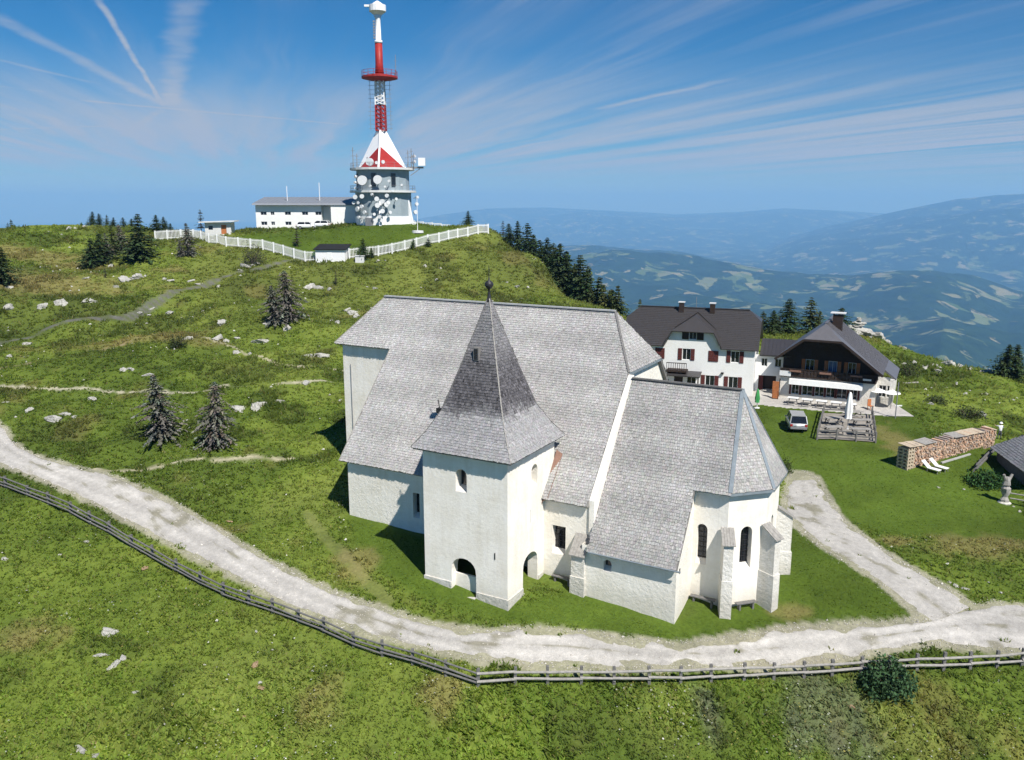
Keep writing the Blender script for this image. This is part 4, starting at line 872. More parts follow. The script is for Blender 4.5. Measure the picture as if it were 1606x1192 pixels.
def build_chalet():
    C = thing('chalet', (32.63, 99.1, 2.8), R(-27.1), 'dark timber chalet over white stone ground floor, grey roof and wide chimney', 'chalet')
    X, S = (1, 0, 0), (0, -1, 0); W = 10.7; D = 9.
    ws = [(1.35, 2.2), (2.55, 3.75), (4.0, 5.05), (5.3, 6.3), (6.5, 7.6), (7.85, 8.75)]
    mb = MB(); panel(mb, (0, 0, 0), X, S, rect(0, W, -1.5, 2.85), [rect(a, b, .75, 2.05) for a, b in ws], .2)
    panel(mb, (W, 0, 0), (0, 1, 0), (1, 0, 0), rect(0, D, -1.5, 2.85)); panel(mb, (0, 0, 0), (0, 1, 0), (-1, 0, 0), rect(0, D, -1.5, 2.85)); panel(mb, (0, D, 0), X, (0, 1, 0), rect(0, W, -1.5, 2.85))
    mb.build('stone_wall', M['plaster_rough'], C, fixn=False)
    for k, (a, b) in enumerate(ws): rect_window(C, (0, 0, 0), X, S, a, b, .75, 2.05, .18, .24, False, 'redwood', (2, 2))
    # the blue-dark timber gable
    rx, rz = 4.6, 9.25; lx, lz = -.6, 5.1; ex, ez = 11.4, 4.05
    zl = lambda x: lz + (rz - lz) * (x - lx) / (rx - lx); zr = lambda x: ez + (rz - ez) * (ex - x) / (ex - rx)
    wz = [(2.6, 3.6), (5.2, 6.2), (7.4, 8.3)]
    mb = MB(); panel(mb, (0, 1.2, 0), X, S, [(0, 2.85), (W, 2.85), (W, zr(W) - .12), (6.75, zr(6.75) - .12), (2.5, zl(2.5) - .12), (0, zl(0) - .12)], [rect(a, b, 3.3, 4.9) for a, b in wz], .12)
    gw = mb.build('timber_wall', M['darkwood'], C, fixn=False)
    for i in range(46):
        x = .12 + i * .23
        top = min(zl(x), zr(x)) - .2 if not 2.5 < x < 6.75 else zl(2.5) - .2
        if any(a - .12 < x < b + .12 for a, b in wz):
            q = MB(); q.box((x, 1.185, 4.95 + (top - 4.95) / 2), (.205, .03, top - 4.95))
        else: q = MB(); q.box((x, 1.185, (2.9 + top) / 2), (.205, .03, top - 2.9))
        q.build('plank', M['darkwood'], gw)
    for k, (a, b) in enumerate(wz): rect_window(C, (0, 1.17, 0), X, S, a, b, 3.3, 4.9, .08, .42, False, 'orange', (2, 2), mat='blueglass' if k == 1 else 'glass')
    # balcony
    b = MB(); b.b2((-.1, -.28, 2.86), (W - .05, 1.18, 2.98)); bo = b.build('balcony', M['darkwood'], C)
    for k in range(27): q = MB(); q.box((.1 + k * .39, -.22, 3.38), (.33, .035, .85)); q.build('railing_board', M['darkwood'], bo)
    q = MB(); q.beam((-.1, -.22, 3.84), (W - .05, -.22, 3.84), .12, .08); q.build('handrail', M['darkwood'], bo)
    for k in range(3): q = MB(); q.box((1.7 + 3.4 * k, -.34, 3.62), (1.3, .2, .2)); q.build('flower_box', M['brownflash'], bo)
    sg = MB(); sg.box((.55, -.30, 3.25), (1.3, .05, .62)); sg.build('name_board', M['white_paint'], C)
    aw = MB(); aw.hexa([(1.1, -.75, 2.05), (9.3, -.75, 2.05), (9.3, -.02, 2.3), (1.1, -.02, 2.3), (1.1, -.62, 2.66), (9.3, -.62, 2.66), (9.3, -.02, 2.71), (1.1, -.02, 2.71)]); aw.build('awning', M['cloth_white'], C)
    # roof with half hip; the right slope reaches lower
    fy, hy, by = -1.5, .9, D + .6
    hl, hr = (2.55, fy, zl(2.55)), (6.75, fy, zr(6.75)); ap = (rx, hy, rz)
    pl = [[(lx, fy, lz), hl, ap, (rx, by, rz), (lx, by, lz)], [(ex, fy, ez), hr, ap, (rx, by, rz), (ex, by, ez)], [hl, hr, ap]]
    x2 = 12.7; z2 = zr(x2)
    rb = MB()
    for p in pl: rb.slab([(a, b_, c + .14) for a, b_, c in p], .2)
    rb.slab([(ex - .02, 2.2, zr(ex - .02) + .13), (x2, 2.2, z2 + .13), (x2, by, z2 + .13), (ex - .02, by, zr(ex - .02) + .13)], .18)
    ro = rb.build('roof', M['tile_grey'], C)
    ribs(ro, [(ex, fy, ez + .13), (ex, by, ez + .13), (rx, by, rz + .13), (rx, hy, rz + .13)], 24, 'tile_grey'); 
    for a, c in (((lx, fy - .03, lz), hl), ((ex, fy - .03, ez), hr)):
        v = MB(); v.beam(a, (c[0], c[1] - .03, c[2]), .06, .28); v.build('verge_board', M['darkwood'], ro)
    v = MB(); v.beam((hl[0], fy - .03, hl[2]), (hr[0], fy - .03, hr[2]), .06, .2); v.build('fascia', M['darkwood'], ro)
    rc = MB(); rc.beam((rx, hy, rz + .18), (rx, by, rz + .18), .3, .1); rc.build('ridge_cap', M['tile_grey'], ro)
    c = MB(); c.box((5.6, 4.0, 8.95), (1.1, 1.0, 2.3)); co = c.build('chimney', M['darkwood'], ro)
    for k in range(4): q = MB(); q.box((5.1 + (k % 2) * 1.0, 3.6 + (k // 2) * .8, 10.2), (.1, .1, .28)); q.build('cap_support', M['iron'], co)
    c = MB(); c.box((5.6, 4.0, 10.38), (1.7, 1.3, .1)); c.build('chimney_cap', M['concrete'], co)
    # glazed side porch on the right
    mb = MB(); panel(mb, (W + .02, 2.4, 0), X, S, rect(0, 1.75, -1.5, 3.3), [rect(.15, .95, .9, 2.3), rect(1.05, 1.6, .9, 2.3)], .15); panel(mb, (W + 1.77, 2.4, 0), (0, 1, 0), (1, 0, 0), rect(0, 8, -1.5, 3.3))
    mb.build('side_porch', M['stonebase'], C, fixn=False)
    rect_window(C, (W + .02, 2.4, 0), X, S, .15, .95, .9, 2.3, .12, None, mat='glass'); rect_window(C, (W + .02, 2.4, 0), X, S, 1.05, 1.6, .9, 2.3, .12, None)
    p = MB(); p.box((W + 1.6, 1.3, .9), (.45, .45, 4.8)); p.build('stone_pillar', M['stonebase'], C)
    lp = MB(); lp.box((9.7, -.34, 3.3), (.9, .06, .2)); lp.build('shelf_board', M['white_paint'], C)
    return C
build_chalet()
def chl(x, y): # chalet-local spot to world
    a = R(-27.1); wx, wy = 32.63 + x * math.cos(a) - y * math.sin(a), 99.1 + x * math.sin(a) + y * math.cos(a); return wx, wy, gz1(wx, wy) + .05
ordn = ['first', 'second', 'third', 'fourth', 'fifth', 'sixth', 'seventh', 'eighth']
for k, x in enumerate((1.9, 3.5, 5.1, 6.7, 8.3)):
    wx, wy, wz = chl(x, -2.0)
    t = thing('table', (wx, wy, wz), R(-27.1), f'{ordn[k]} white-topped table from the left along the chalet windows', 'table', 'tables in front of the chalet')
    q = MB(); q.box((0, 0, .74), (1.2, .8, .06)); q.build('table_top', M['cloth_white'], t)
    for s in (-1, 1):
        q = MB(); q.beam((s * .5, -.3, 0), (s * .4, .3, .71), .07, .07); q.beam((s * .5, .3, 0), (s * .4, -.3, .71), .07, .07); q.build('leg', M['greywood_dark'], t)
        b = MB(); b.box((0, s * .75, .44), (1.2, .28, .05)); b.build('bench_plank', M['greywood_dark'], t)
def parasol(loc, h, r, mat, label, cat='parasol', n=8):
    """furled parasol: pole, gathered cloth with folds, base"""
    t = thing('parasol', loc, 0, label, cat)
    q = MB(); q.tube((0, 0, 0), (0, 0, h), .035); q.build('pole', M['steel'], t)
    V = []; F = []; prof = [(.06, h + .02), (r * .42, h - .18), (r * .75, h * .72), (r, h * .5), (r * .8, h * .36), (r * .95, h * .30)]
    k = 20
    for i, (rr, z) in enumerate(prof): V += [((rr * (1 + .22 * math.cos(a * 5)) * math.cos(a)), rr * (1 + .22 * math.cos(a * 5)) * math.sin(a), z) for a in [2 * math.pi * j / k for j in range(k)]]
    for i in range(len(prof) - 1): F += [(i * k + j, i * k + (j + 1) % k, (i + 1) * k + (j + 1) % k, (i + 1) * k + j) for j in range(k)]
    q = MB(); q.add(V, F + [tuple(range(k))]); q.build('cloth', M[mat], t, True)
    q = MB(); q.lathe((0, 0, 0), [(.35, 0), (.33, .08), (.06, .12), (.06, .4)], 12); q.build('base', M['concrete'], t)
def small_parasol(loc, label):
    t = thing('parasol', loc, 0, label, 'parasol', 'small open parasols beside the chalet')
    q = MB(); q.tube((0, 0, 0), (0, 0, 2.2), .03); q.build('pole', M['steel'], t)
    q = MB(); q.add([(0, 0, 2.25)] + [(1.0 * math.cos(k * math.pi / 4), 1.0 * math.sin(k * math.pi / 4), 1.85) for k in range(8)], [(0, k + 1, (k + 1) % 8 + 1) for k in range(8)]); q.build('canopy', M['cloth_white'], t, fixn=True)
for k, x in enumerate((10.9, 12.4)): small_parasol(chl(x, .6), ['small white parasol left of the pair beside the chalet porch', 'small white parasol right of the pair beside the chalet porch'][k])
p = pg(1329, 674); parasol(p, 4.1, .36, 'cloth_white', 'tall furled white parasol on the railed terrace')
p = pg(1187, 640); parasol((p[0], p[1], p[2]), 2.3, .26, 'green_cloth', 'furled green parasol by the guesthouse forecourt')
wx, wy, wz = chl(-.35, -.9); t = thing('advertising_board', (wx, wy, wz), R(-27), 'orange-brown upright board at the left corner of the chalet', 'board')
q = MB(); q.box((0, 0, 1.15), (.75, .08, 2.1)); q.build('panel', M['orange'], t)
for s in (-1, 1): q = MB(); q.box((s * .3, .1, .55), (.07, .28, 1.1)); q.build('leg', M['darkwood'], t)
wx, wy, wz = chl(10.35, -1.0); t = thing('wooden_chair', (wx, wy, wz), R(20), 'orange-brown chair by the right front corner of the chalet', 'chair')
q = MB(); q.box((0, 0, .45), (.5, .5, .06)); q.build('seat', M['orange'], t); q = MB(); q.box((0, .24, .85), (.5, .05, .75)); q.build('backrest', M['orange'], t)
for sx in (-.2, .2):
    for sy in (-.2, .2): q = MB(); q.box((sx, sy, .21), (.05, .05, .44)); q.build('leg', M['orange'], t)
p = pg(1404, 656); t = thing('signpost', p, 0, 'grey metal pole with a small white sign beside the chalet', 'signpost')
q = MB(); q.tube((0, 0, -.3), (0, 0, 4.1), .06); q.build('pole', M['steel'], t); q = MB(); q.box((.25, 0, 1.45), (.75, .05, .14)); q.build('sign_board', M['white_paint'], t); q = MB(); q.box((0, 0, 3.0), (.5, .05, .1)); q.build('cross_bar', M['steel'], t)

# ------------------------------------------------------------------ vehicles
def car(name, loc, rz, paint, label, L=4.4, W=1.84, H=1.68, cat='car', group=None):
    """estate car along local +y (front): lofted body, glasshouse, wheels, lamps"""
    t = thing(name, loc, rz, label, cat, group); hw = W / 2
    # body shell: rings along y
    st = [(-L / 2, .55, .78, .80), (-L / 2 + .08, .38, .95, .93), (-L / 2 + .6, .30, .98, 1.), (-.2, .28, .97, 1.), (L / 2 - 1.2, .28, .96, 1.), (L / 2 - .35, .32, .86, .95), (L / 2, .45, .70, .78)]
    V = []; F = []
    for y, z0, z1, k in st:
        w = hw * k; V += [(-w * .9, y, z0), (-w, y, z0 + .16), (-w, y, z1 - .14), (-w * .93, y, z1), (w * .93, y, z1), (w, y, z1 - .14), (w, y, z0 + .16), (w * .9, y, z0)]
    n = 8
    for i in range(len(st) - 1): F += [(i * n + j, i * n + (j + 1) % n, (i + 1) * n + (j + 1) % n, (i + 1) * n + j) for j in range(n)]
    F += [tuple(range(n)), tuple(range((len(st) - 1) * n, len(st) * n))]
    b = MB(); b.add(V, F); bo = b.build('body', M[paint], t, True)
    # glasshouse (dark) and roof
    z1, z2 = .95, H; g = [(-L / 2 + .14, z1, .90), (-L / 2 + .50, z2 - .06, .74), (-L / 2 + .9, z2 - .01, .75), (.25, z2 - .01, .75), (.55, z2 - .08, .74), (1.15, z1, .88)]
    V = []; F = []
    for y, z, k in g: V += [(-hw * k, y, z), (hw * k, y, z)]
    def side(ix): return [(-hw * g[i][2] if ix == 0 else hw * g[i][2], g[i][0], g[i][1]) for i in range(6)]
    q = MB(); q.add(side(0) + side(1), [tuple(range(6)), tuple(range(11, 5, -1)), (0, 6, 7, 1), (4, 10, 11, 5), (0, 5, 11, 6)]); q.build('window_glass', M['glass'], t)
    q = MB(); q.slab([(-hw * .76, -L / 2 + .46, z2 + .01), (hw * .76, -L / 2 + .46, z2 + .01), (hw * .76, .58, z2 + .01), (-hw * .76, .58, z2 + .01)], .07); q.build('roof', M[paint], t)
    for s in (-1, 1):
        for y0, z0, y1, z3 in ((-L / 2 + .16, z1, -L / 2 + .5, z2 - .04), (1.13, z1, .52, z2 - .04), (-.35, z1, -.4, z2 - .02)):
            q = MB(); q.beam((s * hw * .90, y0, z0), (s * hw * .755, y1, z3), .09, .09); q.build('pillar', M[paint], t)
        for y in (-L / 2 + .85, L / 2 - .85):
            q = MB(); q.tube((s * (hw - .2), y, .33), (s * (hw + .01), y, .33), .33, n=16); w = q.build('wheel', M['rubber'], t); q = MB(); q.tube((s * (hw + .005), y, .33), (s * (hw + .02), y, .33), .19, n=12); q.build('rim', M['steel'], w)
        q = MB(); q.box((s * hw * .78, -L / 2 + .03, .78), (.24, .12, .22)); q.build('tail_light', M['redlamp'], t)
        q = MB(); q.box((s * hw * .62, L / 2 - .10, .68), (.34, .12, .14)); q.build('headlight', M['tvwhite'], t)
        q = MB(); q.box((s * (hw + .08), .85, 1.02), (.18, .1, .13)); q.build('mirror', M[paint], t)
    q = MB(); q.box((0, -L / 2 - .02, .50), (W * .88, .16, .2)); q.build('bumper', M['steel'], t)
    q = MB(); q.box((0, -L / 2 + .0, .76), (.5, .05, .12)); q.build('number_plate', M['white_paint'], t)
    return t
p = pg(1256, 677); car('parked_car', (p[0], p[1] + 1.6, gz1(p[0], p[1] + 1.6)), R(-12), 'silver', 'silver estate car parked on the lawn left of the terrace', 4.5, 1.9, 1.72)

# ------------------------------------------------------------------ railed terrace on the lawn
def terrace():
    P = [(31.4, 82.7), (37.1, 81.9), (40.6, 91.2), (35.6, 92.4)]
    n = 14; g = np.array([[(np.array(P[0]) * (1 - s) + np.array(P[1]) * s) * (1 - t) + (np.array(P[3]) * (1 - s) + np.array(P[2]) * s) * t for s in np.linspace(0, 1, n)] for t in np.linspace(0, 1, n)])
    z = gz(g[..., 0].ravel(), g[..., 1].ravel()) + .12; i = np.arange(n * n).reshape(n, n); q = np.stack([i[:-1, :-1], i[:-1, 1:], i[1:, 1:], i[1:, :-1]], -1).reshape(-1, 4)
    c = np.array([.30, .275, .24]) * (.7 + .5 * fbm(g[..., 0].ravel(), g[..., 1].ravel(), .7, 3, 90))[:, None]
    tag(link('terrace', np_mesh('terrace', np.stack([g[..., 0].ravel(), g[..., 1].ravel(), z], 1), q, c), M['gravel']), 'gravelled terrace on the lawn before the chalet', kind='structure')
    m = np.mean(P, 0); t = thing('terrace_railing', (m[0], m[1], 0), 0, 'dark timber railing around the gravel terrace', 'railing')
    for k in range(4):
        a, b = np.array(P[k]), np.array(P[(k + 1) % 4]); L = np.hypot(*(b - a)); nn = max(2, int(L / 1.9)); pts = [a + (b - a) * j / nn for j in range(nn + 1)]
        for j, c in enumerate(pts[:-1]):
            zc = gz1(*c); q = MB(); q.box((c[0] - m[0], c[1] - m[1], zc + .5), (.14, .14, 1.3)); q.build('post', M['greywood_dark'], t)
            if k == 2 and j == 0: continue
            d = pts[j + 1]; zd = gz1(*d)
            for h in (.55, .98):
                q = MB(); q.beam((c[0] - m[0], c[1] - m[1], zc + h), (d[0] - m[0], d[1] - m[1], zd + h), .07, .13); q.build('rail', M['greywood_dark'], t)
    def table(s, u, rz, lab):
        c = (np.array(P[0]) * (1 - s) + np.array(P[1]) * s) * (1 - u) + (np.array(P[3]) * (1 - s) + np.array(P[2]) * s) * u
        t = thing('picnic_table', (c[0], c[1], gz1(*c) + .12), rz, lab, 'table', 'picnic tables on the terrace')
        for k in range(4): q = MB(); q.box((0, -.33 + .22 * k, .74), (1.9, .2, .05)); q.build('top_board', M['greywood'], t)
        for s_ in (-1, 1):
            q = MB(); q.box((0, s_ * .72, .44), (1.9, .26, .05)); q.build('bench_board', M['greywood'], t)
            q = MB(); q.beam((s_ * .7, -.75, 0), (s_ * .7, -.2, .72), .08, .08); q.beam((s_ * .7, .75, 0), (s_ * .7, .2, .72), .08, .08); q.beam((s_ * .7, -.8, .40), (s_ * .7, .8, .40), .06, .07); q.build('trestle', M['greywood_dark'], t)
    for s, u, rz, lab in ((.27, .2, .1, 'grey picnic table in the near left of the terrace'), (.75, .18, -.1, 'grey picnic table in the near right of the terrace'), (.25, .55, .05, 'grey picnic table left of the tall white parasol'),
                         (.78, .52, -.06, 'grey picnic table right of the tall white parasol'), (.62, .84, .3, 'grey picnic table at the far end of the terrace')): table(s, u, rz, lab)
terrace()

# ------------------------------------------------------------------ woodpile, loungers, statue, hut, person
def woodpile():
    a, b = np.array((36.9, 74.6)), np.array((49.1, 81.7)); L = float(np.hypot(*(b - a))); rz = math.atan2(b[1] - a[1], b[0] - a[0]); m = a
    z0, z1 = gz1(*a), gz1(*b); t = thing('woodpile', (a[0], a[1], z0), rz, 'long stack of split firewood under pale boards on the lawn', 'woodpile')
    base = lambda x: (z1 - z0) * x / L; top = lambda x: base(x) + 2.15 - .5 * (x / L) + .05 * math.sin(x * 2.1) + .04 * math.sin(x * 5.3)
    rg = np.random.default_rng(4); V = []; F = []; C = []
    x = 1.05
    while x < L:
        w = rg.uniform(.13, .21); z = base(x) - .12
        zt = top(x) - .06 + rg.normal(0, .07)
        while z < zt:
            h = rg.uniform(.10, .19); k = rg.integers(3, 7); cx_, cz_ = x + w / 2 + rg.normal(0, .012), z + h / 2; ph = rg.random() * 6.3; yo = rg.normal(0, .05)
            ring = [(cx_ + w * .54 * math.cos(ph + 2 * math.pi * j / k), cz_ + h * .56 * math.sin(ph + 2 * math.pi * j / k)) for j in range(k)]
            bI = len(V); V += [(p, -.02 + yo, q) for p, q in ring] + [(p, 1.05 + yo, q) for p, q in ring]
            F += [tuple(range(bI, bI + k)), tuple(range(bI + 2 * k - 1, bI + k - 1, -1))] + [(bI + j, bI + k + j, bI + k + (j + 1) % k, bI + (j + 1) % k) for j in range(k)]
            col = np.array([(.42, .30, .21), (.52, .38, .27), (.30, .22, .17), (.36, .30, .26), (.46, .29, .20)][rg.integers(0, 5)]) * rg.uniform(.75, 1.45)
            C += [col] * (2 * k); z += h * .93
        
        x += w * .96
    me = bpy.data.meshes.new('log'); me.from_pydata(V, [], F); ca = me.color_attributes.new('Col', 'FLOAT_COLOR', 'POINT'); cc = np.ones((len(V), 4), np.float32); cc[:, :3] = np.array(C); ca.data.foreach_set('color', cc.ravel())
    tag(link('log', me, M['logs'], t), 'split log ends', kind='stuff')
    for k in range(13): # cross-stacked end
        q = MB(); z = -.05 + k * .165
        if k % 2 == 0:
            q.box((.12, .5, z + .08), (.16, 1.12, .15)); q.box((.88, .5, z + .08), (.16, 1.12, .15)); q.box((.5, .5, z + .08), (.16, 1.12, .15))
        else: q.box((.5, .02, z + .08), (1.0, .16, .15)); q.box((.5, 1.0, z + .08), (1.0, .16, .15)); q.box((.5, .5, z + .08), (1.0, .16, .15))
        tag(q.build('cross_log', M['palelog'], t), kind='stuff')
    x = 0.
    while x < L - .3:
        w = min(rg.uniform(.9, 1.9), L - x)
        if rg.random() < .28: x += w; continue
        q = MB(); q.slab([(x, -.15, top(x + .2) + .07 + rg.random() * .04), (x + w * 1.03, -.15, top(x + w) + .07), (x + w * 1.03, 1.15, top(x + w) + .20), (x, 1.15, top(x + .2) + .20 + rg.random() * .04)], .035)
        q.build('cover_board', M['palelog'] if rg.random() < .6 else M['greywood'], t); x += w
    q = MB(); q.beam((4.3, -.7, base(4) + .10), (8.9, -.7, base(9) + .10), .18, .14)
    o = q.build('timber_beam', M['paleflash'], None); o.location = (a[0], a[1], z0 + .05); o.rotation_euler = (0, 0, rz); tag(o, 'pale squared timber lying along the foot of the woodpile', 'beam')
woodpile()
for k, (px, py) in enumerate(((1462, 740), (1474, 737))):
    p = pg(px, py); t = thing('deck_chair', p, R(38), ['white deck chair, the left one at the foot of the woodpile', 'white deck chair, the right one at the foot of the woodpile'][k], 'deck chair', 'deck chairs by the woodpile')
    q = MB(); q.slab([(-.3, -.7, .32), (.3, -.7, .32), (.3, .3, .36), (-.3, .3, .36)], .05); q.build('seat', M['cloth_white'], t)
    q = MB(); q.slab([(-.3, .3, .36), (.3, .3, .36), (.3, .95, .92), (-.3, .95, .92)], .05); q.build('backrest', M['cloth_white'], t)
    for sx in (-.27, .27):
        for sy in (-.6, .35): q = MB(); q.box((sx, sy, .14), (.05, .05, .36)); q.build('leg', M['greywood'], t)
def statue():
    p = pg(1575, 788); t = thing('carved_post', p, .2, 'tall weathered carved wooden figure post by the garden bed', 'statue')
    q = MB(); q.lathe((0, 0, 0), [(.34, -.2), (.36, .3), (.29, .55), (.33, .95), (.30, 1.3), (.20, 1.5), (.31, 1.62), (.34, 1.95), (.27, 2.2), (.12, 2.32)], 9); o = q.build('carved_trunk', M['greywood'], t)
    for v in o.data.vertices: v.co += Vector((.08 * math.sin(v.co.z * 5 + v.co.x * 9), .07 * math.cos(v.co.z * 4.1 + v.co.y * 8), 0))
    for s in (-1, 1): q = MB(); q.tube((s * .12, 0, 1.95), (s * .42, -.05, 2.55), .15, .10, 7); q.build('antler_stub', M['greywood'], t)
    q = MB(); q.lathe((0, 0, 0), [(.50, -.25), (.55, .02), (.40, .12)], 9); q.build('foot_stone', M['stonebase'], t)
    for k, (y0, y1) in enumerate(((762, 762), (772, 775))):
        a, b = pg(1583, 790), pg(1640, 800); o = MB(); h = .95 - .45 * k; o.tube((0, 0, 0), tuple(b - a), .06, .05, 8); r_ = o.build('fence_pole', M['greywood'], None); r_.location = (a[0], a[1], a[2] + h)
        tag(r_, ['upper pale pole running right from the carved post', 'lower pale pole running right from the carved post'][k], 'pole', 'poles at the garden')
    e = pg(1640, 800); o = MB(); o.box((0, 0, .5), (.16, .16, 1.4)); r_ = o.build('fence_post', M['greywood'], None); r_.location = e; tag(r_, 'grey post carrying the garden poles at the right edge', 'post')
statue()
def log_fence():
    a, b = pg(1530, 742), pg(1562, 708); t = thing('log_fence', a, 0, 'low dark fence of crossed logs along the garden bed', 'fence'); d = b - a; rg = random.Random(3)
    for k in range(9):
        s = k / 8.; c = d * s; q = MB(); q.beam((c[0] - .3, c[1], -.1), (c[0] + .25, c[1] + .3, 1.0 + rg.uniform(-.15, .2)), .1, .1); q.build('stake', M['greywood_dark'], t)
    for h in (.35, .75): q = MB(); q.beam((0, 0, h), (d[0], d[1], d[2] + h), .14, .12); q.build('log', M['greywood_dark'], t)
log_fence()
def hut():
    A, B = np.array((46.4, 77.8)), np.array((44.9, 69.2)); d = (B - A) / np.linalg.norm(B - A); L = np.linalg.norm(B - A); rz = math.atan2(d[1], d[0]); z = gz1(*A) - .3
    t = thing('garden_hut', (A[0], A[1], z), rz, 'low hut with steep grey shingled roof at the right edge', 'hut')
    W = 7.; e, r = 1.35, 4.1; c = [(0, 0, e), (L, 0, e), (L, W, e), (0, W, e)]; r0, r1 = (2.6, W / 2, r), (L - 2.6, W / 2, r)
    roof_part('roof', t, [[c[0], c[1], r1, r0], [c[2], c[3], r0, r1], [c[3], c[0], r0], [c[1], c[2], r1]], .2, .24, .2, 9, base=(.26, .262, .27))
    mb = MB(); mb.b2((.5, .5, -1), (L - .5, W - .5, e)); mb.build('wall', M['greywood_dark'], t)
hut()
def person(px, py, label):
    p = pg(px, py); J = {'pel': (0, 0, .93), 'wa': (0, 0, 1.08), 'ch': (0, -.02, 1.32), 'ne': (0, 0, 1.50), 'hd0': (0, -.02, 1.58), 'hd1': (0, -.02, 1.70), 'ls': (-.19, 0, 1.42), 'le': (-.30, -.12, 1.20), 'lh': (-.12, -.30, 1.26),
                          'rs': (.19, 0, 1.42), 're': (.40, -.08, 1.36), 'rh': (.52, -.26, 1.44), 'lk': (-.11, -.03, .50), 'la': (-.12, .02, .08), 'lt': (-.12, -.17, .04), 'rk': (.12, -.02, .50), 'ra': (.14, .03, .08), 'rt': (.15, -.16, .04)}
    Rr = {'pel': .15, 'wa': .14, 'ch': .17, 'ne': .06, 'hd0': .085, 'hd1': .10, 'ls': .08, 'le': .05, 'lh': .04, 'rs': .08, 're': .05, 'rh': .04, 'lk': .07, 'la': .05, 'lt': .045, 'rk': .07, 'ra': .05, 'rt': .045}
    E_ = [('pel', 'wa'), ('wa', 'ch'), ('ch', 'ne'), ('ne', 'hd0'), ('hd0', 'hd1'), ('ch', 'ls'), ('ls', 'le'), ('le', 'lh'), ('ch', 'rs'), ('rs', 're'), ('re', 'rh'), ('pel', 'lk'), ('lk', 'la'), ('la', 'lt'), ('pel', 'rk'), ('rk', 'ra'), ('ra', 'rt')]
    ks = list(J); me = bpy.data.meshes.new('tmp'); me.from_pydata([J[k] for k in ks], [(ks.index(a), ks.index(b)) for a, b in E_], [])
    o = bpy.data.objects.new('tmp', me); COL.objects.link(o); sk = o.modifiers.new('s', 'SKIN'); o.modifiers.new('u', 'SUBSURF').levels = 2
    for i, k in enumerate(ks): me.skin_vertices[0].data[i].radius = (Rr[k], Rr[k] * .85)
    me.skin_vertices[0].data[0].use_root = True
    bpy.context.view_layer.update(); ev = o.evaluated_get(bpy.context.evaluated_depsgraph_get()); m2 = bpy.data.meshes.new_from_object(ev); bpy.data.objects.remove(o)
    m2.materials.clear(); t = thing('person', p, R(160), label, 'person')
    b = link('body', m2, [M['skin'], M['shirt'], M['trousers'], M['rubber']], t)
    for f in m2.polygons:
        c = f.center; f.use_smooth = True; arm = abs(c.x) > .2 and c.z > 1.0
        f.material_index = 0 if c.z > 1.50 else (0 if arm and (math.hypot(c.x, c.y) > .38) else 1 if c.z > .95 else 2 if c.z > .12 else 3)
    q = MB(); q.lathe((0, -.02, 0), [(.19, 1.69), (.19, 1.71), (.125, 1.72), (.115, 1.81), (.05, 1.84)], 14); q.build('hat', M['shirt'], t, True)
person(1567, 689, 'person in white shirt and pale hat standing behind the woodpile')

# ------------------------------------------------------------------ unique labels by landmark
MARKS = [((730, 830), 'the church tower'), ((1180, 860), 'the apse'), ((540, 640), 'the west end of the church'), ((30, 705), 'the road bend at the left edge'), ((470, 340), 'the white station building'), ((598, 300), 'the broadcast tower'),
         ((200, 494), 'the double-rutted hill track'), ((520, 396), 'the black-roofed fence shed'), ((250, 640), 'the nearer left grey spruce'), ((340, 655), 'the nearer right grey spruce'), ((1100, 550), 'the guesthouse'), ((1300, 580), 'the chalet'),
         ((1490, 705), 'the woodpile'), ((748, 1065), 'the roadside fence corner'), ((1388, 1045), 'the round roadside bush'), ((60, 1180), 'the lower left photo corner'), ((0, 430), 'the left photo edge'), ((860, 420), 'the wooded right flank of the summit'),
         ((1565, 560), 'the dark spruce at the right edge'), ((440, 470), 'the grey spruce pair on the slope'), ((220, 370), 'the tall dark spruce'), ((300, 830), 'the middle of the left fence'), ((345, 357), 'the flat-roofed hut')]
SEEN = {}
def where(px, py):
    k = min(range(len(MARKS)), key=lambda i: math.hypot(px - MARKS[i][0][0], py - MARKS[i][0][1])); (mx, my), nm = MARKS[k]; dx, dy = px - mx, py - my
    return nm, ('left of' if dx < 0 else 'right of') if abs(dx) > abs(dy) else ('above' if dy < 0 else 'below'), math.hypot(dx, dy)
def ranklabels(items, base):
    """items: (px, py, adjective) -> labels that tell each from its look-alikes"""
    W_ = [where(x, y) for x, y, _ in items]; out = [None] * len(items); nth = ['nearest', 'second nearest', 'third nearest', 'fourth nearest', 'fifth nearest', 'sixth nearest', 'seventh nearest', 'eighth nearest', 'ninth nearest', 'tenth nearest', 'eleventh nearest', 'twelfth nearest', 'thirteenth nearest', 'fourteenth nearest', 'fifteenth nearest', 'sixteenth nearest']
    for i, (nm, rel, d) in enumerate(W_):
        same = sorted([j for j in range(len(items)) if W_[j][:2] == (nm, rel) and items[j][2] == items[i][2]], key=lambda j: W_[j][2])
        n = nth[same.index(i)] + ' one ' if len(same) > 1 else ''
        out[i] = f'{items[i][2]} {base}, {n}{rel} {nm}'
    return out

